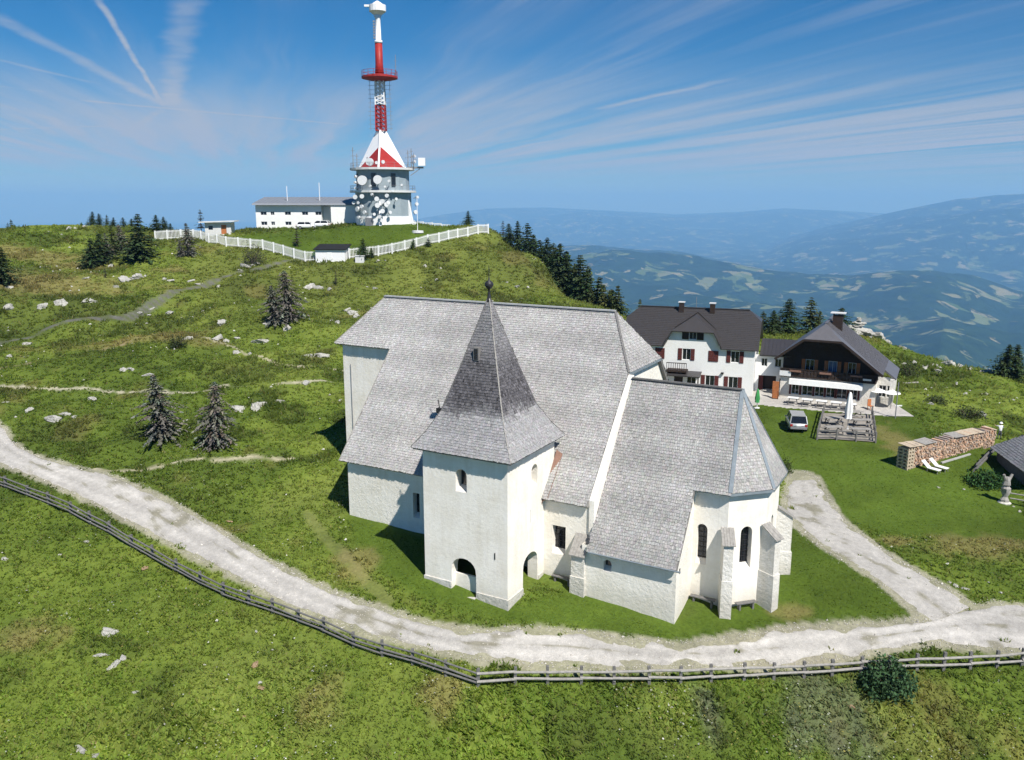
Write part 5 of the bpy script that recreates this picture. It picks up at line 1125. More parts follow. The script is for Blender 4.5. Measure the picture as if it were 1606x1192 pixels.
# ------------------------------------------------------------------ broadcast tower and its station on the summit
def build_tv():
    cx, cy_ = -27.0, 179.; z0 = 21.0
    T = thing('broadcast_tower', (cx, cy_, z0), 0, 'red and white broadcast tower with shade-toned drum base and many dish antennas', 'tower')
    def zc(y): return float(aty(597, y, 179.)[2]) - z0
    z1, z2, z3, z4, z5, z6, z7, z8 = zc(300), zc(265), zc(205), zc(165), zc(124), zc(118), zc(68), zc(14)
    n = 16; q = MB(); q.lathe((0, 0, 0), [(6.0, -2.5), (6.0, 2.6)], n); q.build('base_drum', M['tvwhite'], T); q = MB(); q.lathe((0, 0, 0), [(5.9, 2.5), (5.85, z1 - .3)], n); q.build('shaded_drum', M['drum_grey_and_shade'], T)  # whitish drum; grey upper part is the gallery's shadow put into the colour
    q = MB(); q.lathe((0, 0, 0), [(5.5, z1 + .1), (5.5, z2 - .2)], n); up = q.build('upper_drum', M['drum_grey_and_shade'], T)
    for a in (-1.15, -.2, .55): # window slits in the upper drum
        w = MB(); w.box((5.52 * math.sin(a), -5.52 * math.cos(a), z1 + 2.2), (.9, .12, 2.6), a); w.build('drum_window', M['glass'], up)
    for zz, r in ((z1, 6.9), (z2, 6.7)):
        q = MB(); q.lathe((0, 0, 0), [(r, zz - .3), (r, zz + .12)], 24); d = q.build('gallery', M['concrete'], T)
        q = MB()
        for k in range(24): a = k * math.pi / 12; q.tube((r * .97 * math.cos(a), r * .97 * math.sin(a), zz), (r * .97 * math.cos(a), r * .97 * math.sin(a), zz + 1.1), .03, n=4)
        for h in (.55, 1.1):
            for k in range(24): a, b = k * math.pi / 12, (k + 1) * math.pi / 12; q.beam((r * .97 * math.cos(a), r * .97 * math.sin(a), zz + h), (r * .97 * math.cos(b), r * .97 * math.sin(b), zz + h), .04, .04)
        tag(q.build('gallery_railing', M['steel'], d), kind='stuff')
    # white buttress fins at the foot
    for a in (.0, 1.2):
        s, c = math.sin(a), -math.cos(a); q = MB(); q.prism([(s * 5.5, c * 5.5, -2), (s * 7.1, c * 7.1, -2), (s * 6.8, c * 6.8, 1.2), (s * 5.5, c * 5.5, z1 - .4)], (.5 * -c, .5 * s, 0)); q.build('fin', M['tvwhite'], T)
    q = MB(); q.box((-2.2, -5.75, 1.0), (1.5, .5, 2.6), -.38); q.build('entrance_door', M['steel'], T)
    # four-sided foot of the mast, an edge towards the church
    b, t = 5.1, 1.0; B = [(0, -b, z2), (b, 0, z2), (0, b, z2), (-b, 0, z2)]; U = [(0, -t, z3), (t, 0, z3), (0, t, z3), (-t, 0, z3)]
    q = MB(); q.add(B + U, [(i, (i + 1) % 4, 4 + (i + 1) % 4, 4 + i) for i in range(4)] + [(4, 5, 6, 7)]); q.build('mast_foot', M['tvwhite'], T)
    for i in (0, 1, 2, 3):
        p0, p1, u0 = Vector(B[i]), Vector(B[(i + 1) % 4]), Vector(U[i]); p1u = Vector(U[(i + 1) % 4]); out = (p0 + p1) / 2; out.z = 0; out = out.normalized() * .05
        tri = [p0 + out, p1.lerp(p0, .06) + out, p0.lerp(u0, .58) + out] if i in (0, 2) else [p1 + out, p0.lerp(p1, .06) + out, p1.lerp(p1u, .58) + out]
        q = MB(); q.add(tri, [(0, 1, 2)]); q.build('red_panel', M['tvred'], T, fixn=False)
    q = MB(); q.beam((0, -b - .1, z2), (0, -t - .1, z3), .35, .3); q.build('front_rib', M['tvwhite'], T)
    # lattice shaft
    def lattice(za, zb, ra, rb, mat):
        q = MB(); m = 6; cs = [(1, 1), (-1, 1), (-1, -1), (1, -1)]
        for sx, sy in cs: q.beam((sx * ra, sy * ra, za), (sx * rb, sy * rb, zb), .2, .2)
        for k in range(m + 1):
            f = k / m; r = ra + (rb - ra) * f; z = za + (zb - za) * f
            for i in range(4):
                (ax, ay), (bx, by) = cs[i], cs[(i + 1) % 4]; q.beam((ax * r, ay * r, z), (bx * r, by * r, z), .14, .14)
                if k < m:
                    f2 = (k + 1) / m; r2 = ra + (rb - ra) * f2; zz = za + (zb - za) * f2; q.beam((ax * r, ay * r, z), (bx * r2, by * r2, zz), .12, .12); q.beam((bx * r, by * r, z), (ax * r2, ay * r2, zz), .12, .12)
        q.tube((0, 0, za), (0, 0, zb), ra * .26, rb * .26, 8); q.build('lattice_section', M[mat], T)
        a = MB()
        for k in range(m):
            z = za + (zb - za) * (k + .5) / m
            for s in (-1, 1): a.beam((s * ra, -.3, z), (s * (ra + 1.5), -.3, z), .06, .06); a.beam((s * (ra + 1.1), -.3, z - .45), (s * (ra + 1.1), -.3, z + .45), .07, .07)
        tag(a.build('dipole_antenna', M['steel'], T), kind='stuff')
    lattice(z3, z4, .98, .92, 'tvred'); lattice(z4, z5, .92, .85, 'tvwhite')
    q = MB(); q.lathe((0, 0, 0), [(1.2, z5 - .4), (3.7, z5 + .1), (3.7, z5 + .45), (1.2, z6 + .2)], 18); pf = q.build('platform', M['tvred'], T)
    q = MB()
    for k in range(18): a = k * math.pi / 9; a2 = a + math.pi / 9; q.tube((3.6 * math.cos(a), 3.6 * math.sin(a), z5 + .4), (3.6 * math.cos(a), 3.6 * math.sin(a), z5 + 1.5), .04, n=4); q.beam((3.6 * math.cos(a), 3.6 * math.sin(a), z5 + 1.5), (3.6 * math.cos(a2), 3.6 * math.sin(a2), z5 + 1.5), .06, .06); q.beam((3.6 * math.cos(a), 3.6 * math.sin(a), z5 + .95), (3.6 * math.cos(a2), 3.6 * math.sin(a2), z5 + .95), .05, .05)
    tag(q.build('platform_railing', M['tvred'], pf), kind='stuff')
    q = MB(); q.tube((3.4, -.6, z5 + .4), (3.4, -.6, z5 + 4.6), .06); q.beam((3., -.6, z5 + 3.4), (3.8, -.6, z5 + 3.4), .05, .05); q.beam((3.1, -.6, z5 + 2.4), (3.7, -.6, z5 + 2.4), .05, .05); q.build('whip_antenna', M['steel'], pf)
    q = MB(); q.lathe((0, 0, 0), [(.95, z6), (.78, z6 + 2), (.74, z7)], 14); q.build('red_tube', M['tvred'], T, True)
    q = MB(); q.lathe((0, 0, 0), [(.8, z7), (.8, z7 + .5), (.56, z7 + .55), (.52, z8 - 2.0), (.8, z8 - 1.2)], 14); q.build('white_tube', M['tvwhite'], T, True)
    q = MB()
    for k in range(7): z = z7 + 1 + k * (z8 - z7 - 3.4) / 6; q.beam((-.95, -.3, z), (-.6, -.3, z), .3, .35)
    tag(q.build('panel_antenna', M['steel'], T), kind='stuff')
    q = MB(); q.lathe((0, 0, 0), [(.6, z8 - 1.3), (1.35, z8 - .7), (1.7, z8 - .5), (1.7, z8 + .7), (1.3, z8 + .8), (.2, z8 + 1.5)], 16); q.box((-2.0, -.4, z8 + .5), (1.1, .5, .4)); q.build('head', M['tvwhite'], T)
    # dishes, each with drum and bracket
    dishes = [(580, 254, 6.6), (590, 255, 2.6), (600, 254, 3.), (569, 283, 8.2), (594, 282, 7.4), (611, 284, 2.4), (557, 277, 2.6), (556, 286, 2.3), (557, 295, 2.4), (568, 308, 3.8), (556, 309, 4.), (592, 312, 4.), (601, 316, 3.9), (608, 307, 3.3),
              (561, 328, 4.4), (568, 324, 3.2), (593, 322, 4.4), (606, 321, 4.), (609, 318, 3.4), (601, 331, 4.), (597, 340, 3.), (649, 320, 3.), (647, 333, 3.6), (646, 352, 3.4), (574, 245, 2.), (645, 252, 2.6), (645, 243, 2.2), (562, 318, 2.6), (573, 333, 3.2), (585, 305, 2.2), (617, 300, 2.), (621, 312, 2.4), (588, 336, 2.6), (612, 333, 2.8), (600, 346, 3.), (563, 341, 2.6), (629, 290, 2.), (582, 292, 2.2), (605, 293, 2.), (652, 309, 2.4), (553, 318, 3.)]
    for k, (px, py, r) in enumerate(dishes):
        x = float(aty(px, py, 173.)[0]) - cx; x = max(-7.2, min(7.2, x)); z = float(aty(px, py, 173.)[2]) - z0; rr = r / 8.6; rad = 6.7 if z < z2 else 5.6
        y = -math.sqrt(max(rad * rad - x * x, 1.)); a = math.atan2(x, -y) * .6 + math.sin(k * 7.1) * .35; d = Vector((math.sin(a), -math.cos(a), .02)); c = Vector((x, y - .25, z))
        q = MB(); q.tube(c, c + d * (.45 * rr + .18), rr, rr, 16); ds = q.build('dish_antenna', M['dish'], T)
        s = MB(); s.beam(c, c - d * .9 + Vector((0, 0, -.2)), .12, .12); s.tube(c - d * .3 + Vector((0, 0, -rr - .2)), c - d * .3 + Vector((0, 0, rr)), .06, n=6); s.build('bracket', M['steel'], ds)
    q = MB(); q.beam((5.5, -1.5, z2 + .2), (8.7, -1.5, z2 + .2), .5, .35); q.beam((8.0, -1.5, z2), (6.0, -1.5, z2 - 1.4), .15, .15); br = q.build('cantilever', M['steel'], T); q = MB(); q.box((8.4, -1.5, z2 + 1.35), (1.4, 1.2, 1.6)); q.build('equipment_box', M['tvwhite'], br)
    for x, h in ((-5.7, 4.2), (-4.9, 2.9), (5.6, 3.6), (6.3, 4.0), (6.8, 3.0)):
        q = MB(); q.tube((x, -2.0, z2), (x, -2.0, z2 + h), .07); q.beam((x - .6, -2, z2 + h * .6), (x + .6, -2, z2 + h * .6), .06, .06); q.beam((x - .4, -2, z2 + h * .85), (x + .4, -2, z2 + h * .85), .06, .06); q.build('antenna_pole', M['steel'], T)
    # station building
    bx, by = -54.6, 181.; bz = 20.1; S_ = thing('station_building', (bx, by, bz), 0, 'long white two-storey station building with grey roof beside the broadcast tower', 'building'); W = 20.6; h = 5.75
    X, S = (1, 0, 0), (0, -1, 0); wins = []
    for px in (413, 427, 451, 478, 499):
        x = float(aty(px, 330, by)[0]) - bx; w = .4 if px == 427 else .65
        for z in (3.65, 1.55): wins.append((x - w, x + w, z, z + .75))
    mb = MB(); panel(mb, (0, 0, 0), X, S, rect(0, 14.0, -2.5, h), [rect(*w) for w in wins], .25); panel(mb, (14.0, 1.5, 0), X, S, rect(0, 2.2, -2.5, h)); panel(mb, (16.2, -.8, 0), X, S, rect(0, 5.2, -2.5, h))
    panel(mb, (16.2, 0, 0), (0, 1, 0), (-1, 0, 0), rect(-.8, 1.5, -2.5, h)); panel(mb, (0, 0, 0), (0, 1, 0), (-1, 0, 0), rect(0, 8, -2.5, h)); panel(mb, (14.0, 0, 0), (0, 1, 0), (1, 0, 0), rect(0, 1.5, -2.5, h)); panel(mb, (0, 8, 0), X, (0, 1, 0), rect(0, 21.4, -2.5, h))
    mb.build('wall', M['white'], S_, fixn=False)
    for w in wins: rect_window(S_, (0, 0, 0), X, S, *w, .2, None)
    q = MB(); q.hexa([(-.4, -1.1, h), (21.8, -1.1, h), (21.8, 8.4, h), (-.4, 8.4, h), (-.4, -.7, h + .35), (21.8, -.7, h + .35), (21.8, 8.4, h + 1.75), (-.4, 8.4, h + 1.75)]); ro = q.build('roof', M['greymetal'], S_)
    ribs(ro, [(-.4, -.7, h + .35), (21.8, -.7, h + .35), (21.8, 8.4, h + 1.75), (-.4, 8.4, h + 1.75)], 26, 'greymetal')
    for x, hh in ((6.1, 3.2), (13.1, 3.9)): q = MB(); q.tube((x, 3, h + .8), (x, 3, h + .8 + hh), .07); q.build('roof_pole', M['tvwhite'], ro)
    for k, px in enumerate((482, 502)):
        p = aty(px, 354, 177.); car('parked_car', (p[0], p[1], gz1(p[0], p[1])), R(82 if k else -86), 'carwhite', ['white car parked before the station, the left one', 'white car parked before the station, nearest the tower'][k], 4.4, 1.8, 1.5, group='white cars at the station')
    # huts
    p = aty(346, 371, 176); z = gz1(p[0], p[1]); t = thing('hut', (p[0], p[1], z), .1, 'small pale hut with overhanging flat roof left of the station', 'hut')
    mb = MB(); panel(mb, (-2.6, -1.8, 0), X, S, rect(0, 5.2, -1, 2.6), [rect(3.2, 4.3, .2, 2.1), rect(.7, 1.6, 1.1, 1.9)], .2); panel(mb, (-2.6, -1.8, 0), (0, 1, 0), (-1, 0, 0), rect(0, 3.6, -1, 2.6)); panel(mb, (2.6, -1.8, 0), (0, 1, 0), (1, 0, 0), rect(0, 3.6, -1, 2.6)); mb.build('wall', M['concrete'], t, fixn=False)
    q = MB(); q.b2((.62, -1.62, .2), (1.7, -1.58, 2.1)); q.build('door', M['orange'], t); q = MB(); q.b2((-1.9, -1.62, 1.1), (-1.0, -1.58, 1.9)); q.build('window', M['glass'], t)
    q = MB(); q.slab([(-3.6, -2.7, 2.75), (3.5, -2.7, 2.95), (3.5, 2.2, 2.95), (-3.6, 2.2, 2.75)], .22); q.build('roof', M['concrete'], t)
    p = pg(521, 407); t = thing('shed', p, R(-6), 'small white shed with sloping black roof set in the summit fence', 'shed')
    q = MB(); q.hexa([(-2.7, -1.4, -.6), (2.9, -1.4, -.6), (2.9, 1.8, -.6), (-2.7, 1.8, -.6), (-2.7, -1.4, 1.85), (2.9, -1.4, 1.85), (2.9, 1.8, 2.5), (-2.7, 1.8, 2.5)]); q.build('wall', M['tvwhite'], t)
    q = MB(); q.slab([(-3.0, -1.75, 1.98), (3.2, -1.75, 1.98), (3.2, 2.1, 2.78), (-3.0, 2.1, 2.78)], .16); q.build('roof', M['rubber'], t)
    q = MB(); q.b2((-.5, -1.44, 0), (.4, -1.40, 1.6)); q.build('door', M['white_paint'], t)
    p = pg(565, 410); q = MB(); q.b2((-.8, -.7, -.4), (.8, .7, 1.0)); q.b2((-.9, -.8, 1.0), (.9, .8, 1.12)); o = q.build('concrete_box', M['concrete'], None); o.location = p; tag(o, 'squat white concrete box right of the black-roofed shed', 'concrete box')
    p = aty(655, 362, 170); z = gz1(p[0], p[1]); t = thing('pole', (p[0], p[1], z), 0, 'thin white pole on a round base right of the broadcast tower', 'pole'); q = MB(); q.tube((0, 0, 0), (0, 0, 7), .06); q.build('mast', M['tvwhite'], t); q = MB(); q.lathe((0, 0, 0), [(1.2, -.2), (1.15, .25), (.3, .3)], 14); q.build('base', M['concrete'], t)
build_tv()
def white_fence(pts, label, h=1.9, sp=2.6):
    W_ = [pg(*p) for p in pts]; L = resample(np.array([w[:2] for w in W_]), 200); s = np.concatenate([[0], np.cumsum(np.hypot(*np.diff(L, axis=0).T))]); n = max(2, int(s[-1] / sp))
    P = [(np.interp(s[-1] * k / n, s, L[:, 0]), np.interp(s[-1] * k / n, s, L[:, 1])) for k in range(n + 1)]; zs = [gz1(*p) for p in P]; o = P[0]
    t = thing('picket_fence', (o[0], o[1], 0), 0, label, 'fence', 'white fences round the summit station')
    for k, (p, z) in enumerate(zip(P, zs)):
        q = MB(); q.box((p[0] - o[0], p[1] - o[1], z + h / 2 - .2), (.22, .22, h + .5)); q.build('post', M['white_paint'], t)
        if k < n:
            r, zr = P[k + 1], zs[k + 1]; m = MB(); a, b = Vector((p[0] - o[0], p[1] - o[1], z)), Vector((r[0] - o[0], r[1] - o[1], zr))
            for j in range(1, 10): c = a.lerp(b, j / 10.); m.box((c.x, c.y, c.z + h / 2 + .05), (.09, .05, h - .1), math.atan2(b.y - a.y, b.x - a.x))
            for g_ in (.35, h - .25): m.beam(a + Vector((0, .04, g_)), b + Vector((0, .04, g_)), .05, .1)
            tag(m.build('picket_panel', M['white_paint'], t), kind='stuff')
white_fence([(244, 377), (270, 376), (300, 374), (325, 380), (352, 386), (390, 390), (420, 393), (450, 402), (484, 411), (500, 410)], 'white picket fence from the tall dark spruce to the black-roofed shed')
white_fence([(548, 406), (575, 403), (600, 400), (630, 394), (660, 387), (690, 380), (720, 373), (745, 368), (766, 366)], 'white picket fence climbing right from the black-roofed shed')
def far_fence():
    P = [(aty(x, 352, 190)[0], 190.) for x in (650, 720)]; o = P[0]; t = thing('picket_fence', (o[0], o[1], 0), 0, 'distant white picket fence right behind the broadcast tower', 'fence', 'white fences round the summit station'); n = 5
    for k in range(n + 1):
        x = o[0] + (P[1][0] - o[0]) * k / n; z = gz1(x, 190) ; z = max(z, 19.2); q = MB(); q.box((x - o[0], 0, z + .6), (.18, .18, 3.4)); q.build('post', M['white_paint'], t)
        if k < n:
            m = MB(); dx = (P[1][0] - o[0]) / n
            for j in range(1, 9): m.box((x - o[0] + dx * j / 9., 0, z + 1.1), (.08, .05, 2.0))
            for g_ in (.4, 1.9): m.beam((x - o[0], .04, z + g_), (x - o[0] + dx, .04, z + g_), .05, .1)
            tag(m.build('picket_panel', M['white_paint'], t), kind='stuff')
far_fence()

# ------------------------------------------------------------------ roadside fence: posts and rails one by one
def rail_fence(pts, label, mat_r, h=1.05, rails=(.92, .5), wd=.13, postm='greywood_dark'):
    W_ = [pg(*p) for p in pts]; o = W_[0]; t = thing('rail_fence', o, 0, label, 'fence', 'roadside rail fences'); rg = random.Random(len(pts))
    for k, w in enumerate(W_):
        d = w - o; q = MB(); q.beam((d[0], d[1], d[2] - .4), (d[0] + rg.uniform(-.05, .05), d[1] + rg.uniform(-.05, .05), d[2] + h + rg.uniform(-.05, .08)), .17, .17, up=(0, 1, 0)); q.build('post', M[postm], t)
        if k:
            e = W_[k - 1] - o; n_ = Vector((d[0] - e[0], d[1] - e[1], 0)).normalized().cross(Vector((0, 0, 1))) * .11
            for r in rails:
                q = MB(); a, b = Vector(e) + n_ + Vector((0, 0, r + rg.uniform(-.05, .05))), Vector(d) + n_ + Vector((0, 0, r + rg.uniform(-.05, .05))); dd = (b - a) * .04
                q.tube(a - dd, b + dd, wd / 2, wd / 2 * rg.uniform(.8, 1), 7); q.build('rail', M[mat_r], t)
LF = [(-25, 236), (20, 252), (90, 278), (155, 303), (225, 332), (285, 365), (345, 395), (415, 438), (480, 473), (555, 516), (630, 556), (705, 592), (785, 620), (860, 645), (940, 676), (1020, 706), (1115, 752), (1205, 780), (1300, 806), (1405, 842), (1503, 876)]
rail_fence([(x / 2.0075, 640 + y / 2.0075) for x, y in LF], 'dark grey two-rail fence running down left beside the road', 'greywood_dark', 1.0, (.88, .52, .25))
RF = [(-100, 632), (-90 + 105, 625), (118, 623), (222, 623), (325, 622), (435, 622), (532, 621), (628, 617), (730, 612), (823, 608), (918, 603), (1005, 598), (1095, 592), (1185, 587), (1270, 583), (1352, 580), (1437, 577), (1520, 572), (1597, 566), (1680, 560)]
rail_fence([(800 + x / 1.9925, 760 + y / 1.9925) for x, y in RF], 'pale two-rail plank fence along the front road edge', 'greywood', 1.12, (.86, .42), .17)

# ------------------------------------------------------------------ trees
def conifer_mesh(h, r, seed, col, dens=1., droop=.35, bare=0., ragged=.25, nb=None, fine=1.5):
    """crown of drooping boughs made of many small needle sprays"""
    rg = np.random.default_rng(seed); V = []; C = []; n = int((nb or 26) * dens); z0 = .06 + bare
    for k in range(n):
        f = (k + rg.random()) / n; z = h * (z0 + (1 - z0) * f); R_ = r * (1 - f) ** .82 * (1 + rg.normal(0, ragged * .6)) * (.62 + .38 * min(1, f / .16)) + .05 * r; lean = np.array([.35 * r * math.sin(3 * f + seed) * .2, .2 * r * math.cos(2.3 * f + seed) * .3, 0]); hue = np.array([1, 1, 1]) * rg.uniform(.7, 1.25) + rg.normal(0, .10, 3) * np.array([1, .8, .6])
        m = int(rg.integers(6, 10)); a0 = rg.random() * 6.28
        for j in range(m):
            a = a0 + 6.283 * j / m + rg.normal(0, .25); L = max(.1, R_ * rg.uniform(.45, 1.2)); dr = droop * rg.uniform(.5, 1.4); rise = .35 * f
            s = int(fine * max(3, min(8, L / (r * .13)))); d = np.array([math.cos(a), math.sin(a), 0]); sd = np.array([-d[1], d[0], 0])
            for i in range(s):
                q = (i + rg.random() * .8 + .25) / s; p = lean + d * L * q + np.array([0, 0, z - L * dr * q * q + L * rise * q]); w = fine ** -.42 * (.11 * h ** .5 + .10 * L) * rg.uniform(.45, 1.) * (1.15 - .5 * q); l = w * rg.uniform(1., 1.9); tw = rg.normal(0, .9)
                dd = d * math.cos(tw) + sd * math.sin(tw); ss = np.array([-dd[1], dd[0], 0]) ; ss = ss * math.cos(rg.normal(0, .6)) + np.array([0, 0, 1]) * math.sin(rg.normal(0, .7)); dn = dd * l + np.array([0, 0, -l * rg.uniform(.1, .8)])
                V += [p - ss * w * .5 - dn * .2, p + ss * w * .5 - dn * .2, p + ss * w * .28 + dn * .6, p - ss * w * .2 + dn * .8]
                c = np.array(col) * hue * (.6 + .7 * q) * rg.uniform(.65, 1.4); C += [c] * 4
    for k in range(5):
        a = k * 1.256; V += [(.04 * math.cos(a), .04 * math.sin(a), h * .94), (.04 * math.cos(a + 1), .04 * math.sin(a + 1), h * .94), (0, 0, h * 1.03), (0, 0, h * 1.03)]; C += [np.array(col)] * 4
    F = np.arange(len(V)).reshape(-1, 4); return np_mesh('crown', V, F, np.clip(C, .004, 1))
def trunk_mesh(h, r, seed):
    q = MB(); q.tube((0, 0, -.6), (0, 0, h * .5), r, r * .6, 7, caps=False); q.tube((0, 0, h * .5), (0, 0, h * .97), r * .6, .015, 7, caps=False)
    rg = random.Random(seed)
    for k in range(14):
        z = h * rg.uniform(.08, .85); a = rg.random() * 6.28; L = h * .16 * (1 - z / h) + .2; q.tube((0, 0, z), (L * math.cos(a), L * math.sin(a), z - .1 * L), r * .28, .01, 4, caps=False)
    me = bpy.data.meshes.new('trunk'); me.from_pydata(q.v, [], q.f); me.materials.append(M['bark']); return me
DG, MG, OG, GY = (.034, .056, .020), (.054, .074, .023), (.074, .086, .026), (.125, .122, .098)
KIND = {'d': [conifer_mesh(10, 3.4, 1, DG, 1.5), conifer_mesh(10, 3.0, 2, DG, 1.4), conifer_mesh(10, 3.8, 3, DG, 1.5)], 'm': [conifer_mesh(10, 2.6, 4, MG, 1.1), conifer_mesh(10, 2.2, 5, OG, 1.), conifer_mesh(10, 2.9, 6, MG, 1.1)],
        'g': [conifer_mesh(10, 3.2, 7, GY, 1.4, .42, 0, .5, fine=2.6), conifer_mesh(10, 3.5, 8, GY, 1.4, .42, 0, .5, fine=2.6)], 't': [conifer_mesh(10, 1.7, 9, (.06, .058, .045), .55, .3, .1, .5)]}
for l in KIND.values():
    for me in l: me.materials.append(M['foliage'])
TRUNK = trunk_mesh(10, .18, 3)
KN = {'d': 'dark green spruce', 'm': 'mid green spruce', 'g': 'grey half-bare spruce', 't': 'thin sparse spruce'}
TREES = [(5, 446, 56, 'd'), (14, 366, 17, 't'), (19, 366, 22, 'm'), (146, 352, 20, 'd'), (156, 353, 18, 'd'), (168, 356, 19, 'm'), (179, 359, 18, 'd'), (195, 362, 21, 'd'), (247, 366, 29, 'd'), (259, 367, 27, 'd'), (268, 367, 17, 'd'), (208, 365, 22, 'd'),
         (221, 408, 69, 'd'), (144, 421, 46, 'd'), (158, 413, 45, 'd'), (178, 400, 46, 'm'), (170, 407, 40, 'g'), (190, 393, 40, 'g'), (296, 402, 50, 'g'), (316, 366, 38, 't'), (284, 403, 26, 'g'), (466, 387, 32, 't'), (571, 407, 32, 'd'), (583, 405, 16, 'd'), (735, 353, 22, 'd'),
         (648, 391, 16, 'd'), (672, 387, 14, 'd'), (762, 364, 13, 'd'), (166, 436, 17, 't'), (527, 447, 22, 't'), (68, 365, 6, 'd'),
         (789, 374, 28, 't'), (797, 377, 26, 'd'), (812, 387, 40, 'd'), (826, 392, 42, 'd'), (841, 404, 26, 'm'), (855, 411, 38, 'd'), (868, 424, 44, 'm'), (879, 440, 58, 'd'), (893, 447, 52, 'd'), (908, 458, 58, 'd'), (899, 476, 52, 'm'), (884, 468, 42, 'm'), (922, 470, 54, 'm'), (914, 486, 46, 'd'), (936, 482, 48, 'm'), (948, 488, 42, 'm'), (958, 492, 38, 'd'), (969, 497, 50, 'm'), (930, 494, 34, 'd'),
         (835, 398, 30, 'd'), (848, 411, 34, 'd'), (862, 423, 40, 'd'), (873, 436, 46, 'd'), (886, 451, 50, 'd'), (902, 464, 52, 'm'), (917, 474, 50, 'd'), (942, 489, 46, 'd'), (953, 494, 40, 'm'), (963, 499, 34, 'd'), (890, 479, 40, 'm'), (906, 488, 42, 'd'), (925, 492, 40, 'm'), (941, 499, 30, 'd'),
         (1003, 498, 42, 'm'), (1195, 520, 32, 'm'), (1212, 521, 34, 'd'), (1237, 523, 54, 'd'), (1268, 523, 56, 'm'), (1222, 521, 24, 't'), (1283, 523, 36, 'm'), (1319, 517, 34, 'd'), (1574, 592, 52, 'd'), (1594, 593, 52, 'd'),
         (251, 689, 101, 'g'), (341, 704, 106, 'g'), (430, 509, 60, 'g'), (454, 504, 78, 'g')]
def place_trees():
    labs = ranklabels([(x, y - h / 2, KN[k]) for x, y, h, k in TREES], 'tree')
    for i, (x, y, h, k) in enumerate(TREES):
        p = pg(x, y)
        if 785 < x < 975 or (x < 272 and y < 368) or x == 735 or x == 316:       # along the crest: the foot is hidden, the top shows
            d = float(np.interp(x, [0, 120, 272, 735, 789, 826, 880, 930, 970], [193, 193, 180, 184, 178, 171, 158, 150, 145])) + (3 if i % 2 else 0); p = aty(x, y, d); top = aty(x, y - h, d)[2]; p[2] = gz1(p[0], p[1]); hm = top - p[2]
        elif 1180 < x < 1330: p = aty(x, y, 119. + i % 3); top = aty(x, y - h, 119. + i % 3)[2]; p[2] = gz1(p[0], p[1]); hm = top - p[2]
        else: hm = h / pxm(p) * 1.02
        hm = max(hm, 1.); me = KIND[k][i % len(KIND[k])]; nm = {'d': 'spruce_tree', 'm': 'spruce_tree', 'g': 'grey_spruce_tree', 't': 'sparse_spruce_tree'}[k]
        lab = labs[i]
        if (x, y) == (251, 689): lab = 'left of two bare grey spruce trees in the meadow above the road'
        if (x, y) == (341, 704): lab = 'right of two bare grey spruce trees in the meadow above the road'
        if (x, y) == (221, 408): lab = 'tallest dark spruce tree left of the white summit fence'
        t = thing(nm, p, random.random() * 6.28, lab, 'tree', 'conifers on the mountain top'); s = hm / 10.; wk = random.uniform(1.0, 1.35) * (1.5 if 1180 < x < 1330 else 1.6 if x > 1500 else 1.2 if 785 < x < 975 else 1.45 if k == 'd' and x < 300 else 1.15 if k == 'g' and x > 400 else 1.05 if k == 'g' else 1.1); t.rotation_euler[0] = random.uniform(-.04, .04)
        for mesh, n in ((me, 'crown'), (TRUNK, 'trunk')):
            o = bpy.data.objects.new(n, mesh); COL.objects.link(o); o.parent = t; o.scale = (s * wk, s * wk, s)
place_trees()
def bush(px, py, w, h, col, label, seed, n=1500):
    p = pg(px, py); k = pxm(p); rw, rh = w / 2 / k, h / k; rg = np.random.default_rng(seed); V = []; C = []
    for i in range(n):
        d = rg.normal(size=3); d[2] = abs(d[2]) * .9 - .12; d /= np.linalg.norm(d); lump = .84 + .16 * math.sin(d[0] * 5 + seed) * math.sin(d[1] * 4.2 + 1) + .10 * math.sin(d[0] * 11 + d[2] * 9 + seed) + rg.normal(0, .06); r_ = rg.random() ** .35 * lump
        c = d * r_ * np.array([rw, rw, rh * .95]) + np.array([0, 0, rh * .08]); s = rg.uniform(.05, .13) * (.6 + .25 * rw); a = rg.normal(size=3); a /= np.linalg.norm(a); b = np.cross(a, rg.normal(size=3)); b /= np.linalg.norm(b)
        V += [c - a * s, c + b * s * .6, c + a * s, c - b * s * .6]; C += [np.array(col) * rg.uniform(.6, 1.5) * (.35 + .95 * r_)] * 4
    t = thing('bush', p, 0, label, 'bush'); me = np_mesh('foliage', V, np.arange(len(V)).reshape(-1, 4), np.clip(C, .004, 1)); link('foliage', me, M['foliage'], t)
    q = MB()
    for i in range(6): a = i * 1.05; q.tube((0, 0, -.2), (rw * .5 * math.cos(a), rw * .5 * math.sin(a), rh * .6), .05 * rw, .015, 5, caps=False)
    q.build('stem', M['bark'], t)
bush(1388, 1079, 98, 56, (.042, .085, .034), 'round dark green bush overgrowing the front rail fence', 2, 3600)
bush(397, 415, 46, 38, (.055, .062, .034), 'grey-green round bush among white rocks below the summit fence', 3, 1300)
bush(279, 545, 34, 22, (.028, .040, .014), 'low dark juniper bush in the middle of the left slope', 4, 900)
bush(1520, 655, 60, 20, (.055, .072, .025), 'low scrub bush on the slope behind the woodpile', 5, 900)
bush(1470, 632, 40, 14, (.06, .08, .026), 'low scrub bush above the lawn right of the chalet', 6, 700)
bush(1425, 590, 46, 30, (.06, .075, .028), 'loose green bush on the bank right of the chalet roof', 7, 900)
bush(1545, 760, 70, 26, (.035, .085, .022), 'lush green garden bed planting beside the carved post', 8, 2200)
bush(1232, 742, 26, 30, (.05, .075, .02), 'green shrub half hidden behind the apse roof', 9, 700)

